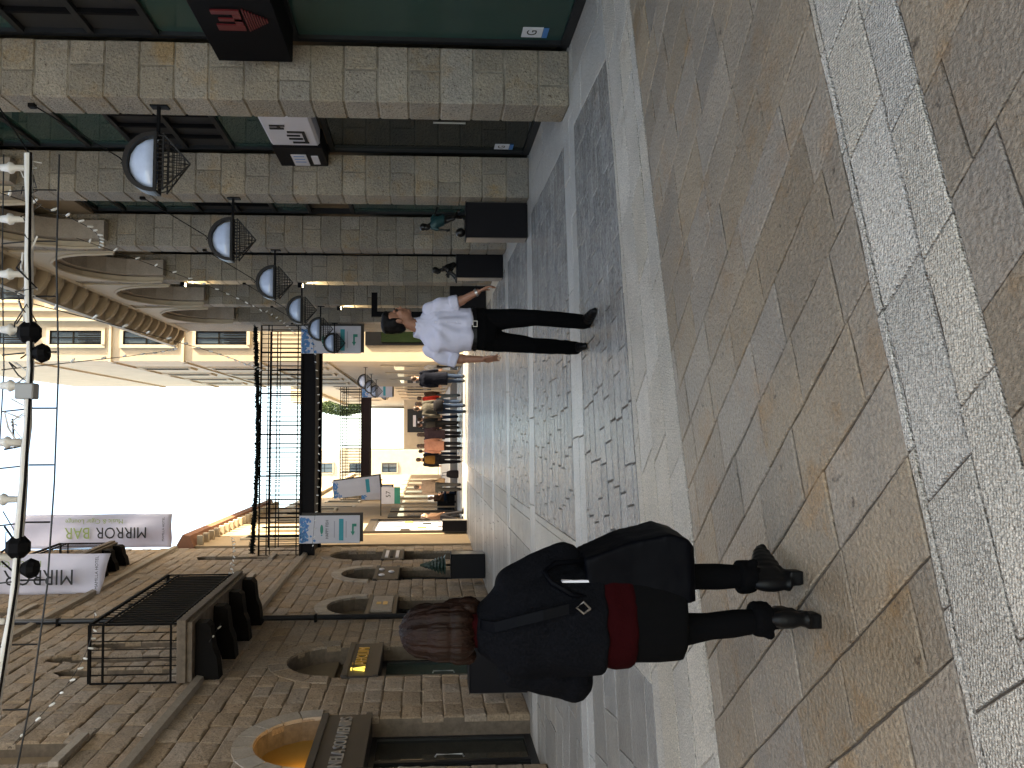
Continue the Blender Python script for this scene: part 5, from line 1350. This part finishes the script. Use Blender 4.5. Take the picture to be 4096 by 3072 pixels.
soft_bag('black bag slung behind the grey sweater', (1.02, 26.82, .82), (.22, .10, .34), C_['blk'])
soft_bag('dark handbag beside the pale jeans', (1.50, 30.8, .98), (.17, .09, .32), C_['brown'])
soft_bag('black trolley bag pulled by the man in taupe shirt', (-1.55, 30.7, .12), (.16, .10, .48), C_['blk'])
soft_bag('beige paper bag carried by the man in taupe shirt', (-1.78, 30.5, .66), (.09, .07, .30), C_['beige'])

# ---------------------------------------------------------------- bronze statues on the right plinths
def statue(label, loc, J, k, yaw, hyaw, shirt=None):
    m_ = MB()
    px, py, pz = J['pel']; cx, cy, cz = J['chest']; nx, ny, nz = J['neck']; hd = J['head']
    stack(m_, [(px, py, pz - .07 * k, .10 * k, .09 * k), (px, py, pz, .15 * k, .12 * k), (cx * .5 + px * .5, cy * .5 + py * .5, (pz + cz) / 2, .14 * k, .115 * k), (cx, cy, cz, .165 * k, .12 * k), (nx, ny, nz - .05 * k, .13 * k, .085 * k), (nx, ny, nz + .03 * k, .06 * k, .06 * k)], 18, yaw)
    limb(m_, [J['neck'], hd], [.06 * k, .06 * k]); head_parts(m_, hd, k * 1.35, hyaw)
    m_.ell((hd[0], hd[1], hd[2] + .06 * k), (.125 * k, .13 * k, .11 * k))
    for s in 'LR':
        limb(m_, [J['sh' + s], J['el' + s], J['wr' + s]], [.05 * k, .043 * k, .032 * k]); hand(m_, J['wr' + s], J['tip' + s], (0, -1, 0), k * 1.2)
        limb(m_, [J['hip' + s], J['kn' + s], J['an' + s]], [.085 * k, .062 * k, .042 * k]); a = Vector(J['an' + s]); t = Vector((*J['toe' + s], a.z - .04 * k)); limb(m_, [a - Vector((0, 0, .03 * k)), a.lerp(t, .6), t], [.045 * k, .04 * k, .03 * k])
    o = later(m_, 'statue', M_BRONZE, None, .010, 2, None, label=label, cat='statue', group='bronze statues on the right plinths'); o.location = loc
    if shirt:
        t = MB(); stack(t, [(px, py, pz + .02 * k, .18 * k, .145 * k), (cx, cy, cz, .19 * k, .145 * k), (nx, ny, nz - .04 * k, .15 * k, .10 * k), (nx, ny, nz + .01 * k, .08 * k, .08 * k)], 18, yaw)
        for s in 'LR': limb(t, [J['sh' + s], Vector(J['sh' + s]).lerp(Vector(J['el' + s]), .7)], [.068 * k, .064 * k])
        later(t, 'shirt', shirt, o, .010, 2)
    return o
k = .46
s1J = {a: tuple(v * k for v in b) for a, b in dict(pel=(.12, 0, .62), chest=(.02, -.03, .90), neck=(-.06, -.05, 1.08), head=(-.14, -.08, 1.24), hipL=(.18, 0, .58), knL=(.2, -.05, .33), anL=(.2, .05, .08), toeL=(.12, -.1), hipR=(.08, 0, .58), knR=(.12, -.12, .36), anR=(.40, .0, .22), toeR=(.36, -.12),
    shL=(.12, -.02, 1.02), elL=(.28, .0, .94), wrL=(.40, .0, .90), tipL=(.46, 0, .88), shR=(-.16, -.06, 1.0), elR=(-.22, -.1, .80), wrR=(-.24, -.12, .62), tipR=(-.24, -.14, .54)).items()}
s1J['toeL'] = tuple(s1J['toeL'][:2]); s1J['toeR'] = tuple(s1J['toeR'][:2])
st1 = statue('bronze child in teal shirt kicking a ball', (3.0, 10.76, .88), s1J, k, 0, R(-40), M_TEAL)
MB().lathe([(.0, 0), (.12, 0), (.12, .012), (0, .012)], (.0, 0, .001), 18).build('base_disc', M_BRONZE, st1)
bo = MB(); bo.ell((0, 0, .068), (.068, .068, .068), 18, 12); ball = bo.build('ball', M_BRONZE, smooth=True, label='bronze ball at the foot of the child statue', cat='ball'); ball.location = (2.86, 10.72, .881)

k = .50
s2J = {a: tuple(v * k for v in b) for a, b in dict(pel=(.14, 0, .14), chest=(.04, 0, .44), neck=(-.04, 0, .62), head=(-.07, -.03, .79), hipL=(.15, -.08, .13), knL=(-.08, -.16, .34), anL=(-.28, -.14, .08), toeL=(-.42, -.16), hipR=(.15, .08, .13), knR=(-.12, .12, .28), anR=(-.36, .1, .08), toeR=(-.5, .1),
    shL=(.03, -.15, .55), elL=(-.06, -.22, .34), wrL=(-.18, -.17, .38), tipL=(-.24, -.15, .38), shR=(.03, .15, .55), elR=(-.08, .2, .36), wrR=(-.18, .14, .34), tipR=(-.24, .12, .34)).items()}
s2J['toeL'] = tuple(s2J['toeL'][:2]); s2J['toeR'] = tuple(s2J['toeR'][:2])
statue('bronze figure seated with drawn-up legs on the middle right plinth', (3.10, 14.20, .842), s2J, k, R(-90), R(-80))
k = .42
s3J = {a: tuple(v * (.5 if False else 1) for v in b) for a, b in s2J.items()}
statue('dark bronze figure half hidden behind the man\'s shoulder', (3.1, 18.2, .835), s3J, .52, R(-90), R(-60))

finish_people()
# lettering becomes plain meshes
dg = bpy.context.evaluated_depsgraph_get()
for o in [o for o in bpy.data.objects if o.type == 'FONT']:
    me = bpy.data.meshes.new_from_object(o.evaluated_get(dg)); cu = o.data; nm = o.name.split('.')[0]
    if not me.materials: me.materials.append(cu.materials[0])
    bm = bmesh.new(); bm.from_mesh(me); left = set(bm.faces); isl = []
    while left:
        st0 = [left.pop()]; grp = set(st0)
        while st0:
            f = st0.pop()
            for ed in f.edges:
                for g in ed.link_faces:
                    if g in left: left.discard(g); grp.add(g); st0.append(g)
        isl.append(grp)
    for grp in (isl if cu.size > .2 else [set(bm.faces)]):
        ix = {}; V = []; F = []
        for f in grp:
            for v in f.verts:
                if v not in ix: ix[v] = len(V); V.append(tuple(v.co))
            F.append(tuple(ix[v] for v in f.verts))
        m2 = bpy.data.meshes.new('letter'); m2.from_pydata(V, [], F); m2.materials.append(cu.materials[0]); m2.update()
        n = bpy.data.objects.new('letter' if cu.size > .2 else nm, m2); col.objects.link(n); n.parent = o.parent; n.matrix_local = o.matrix_local.copy()
    bm.free()
    bpy.data.objects.remove(o)
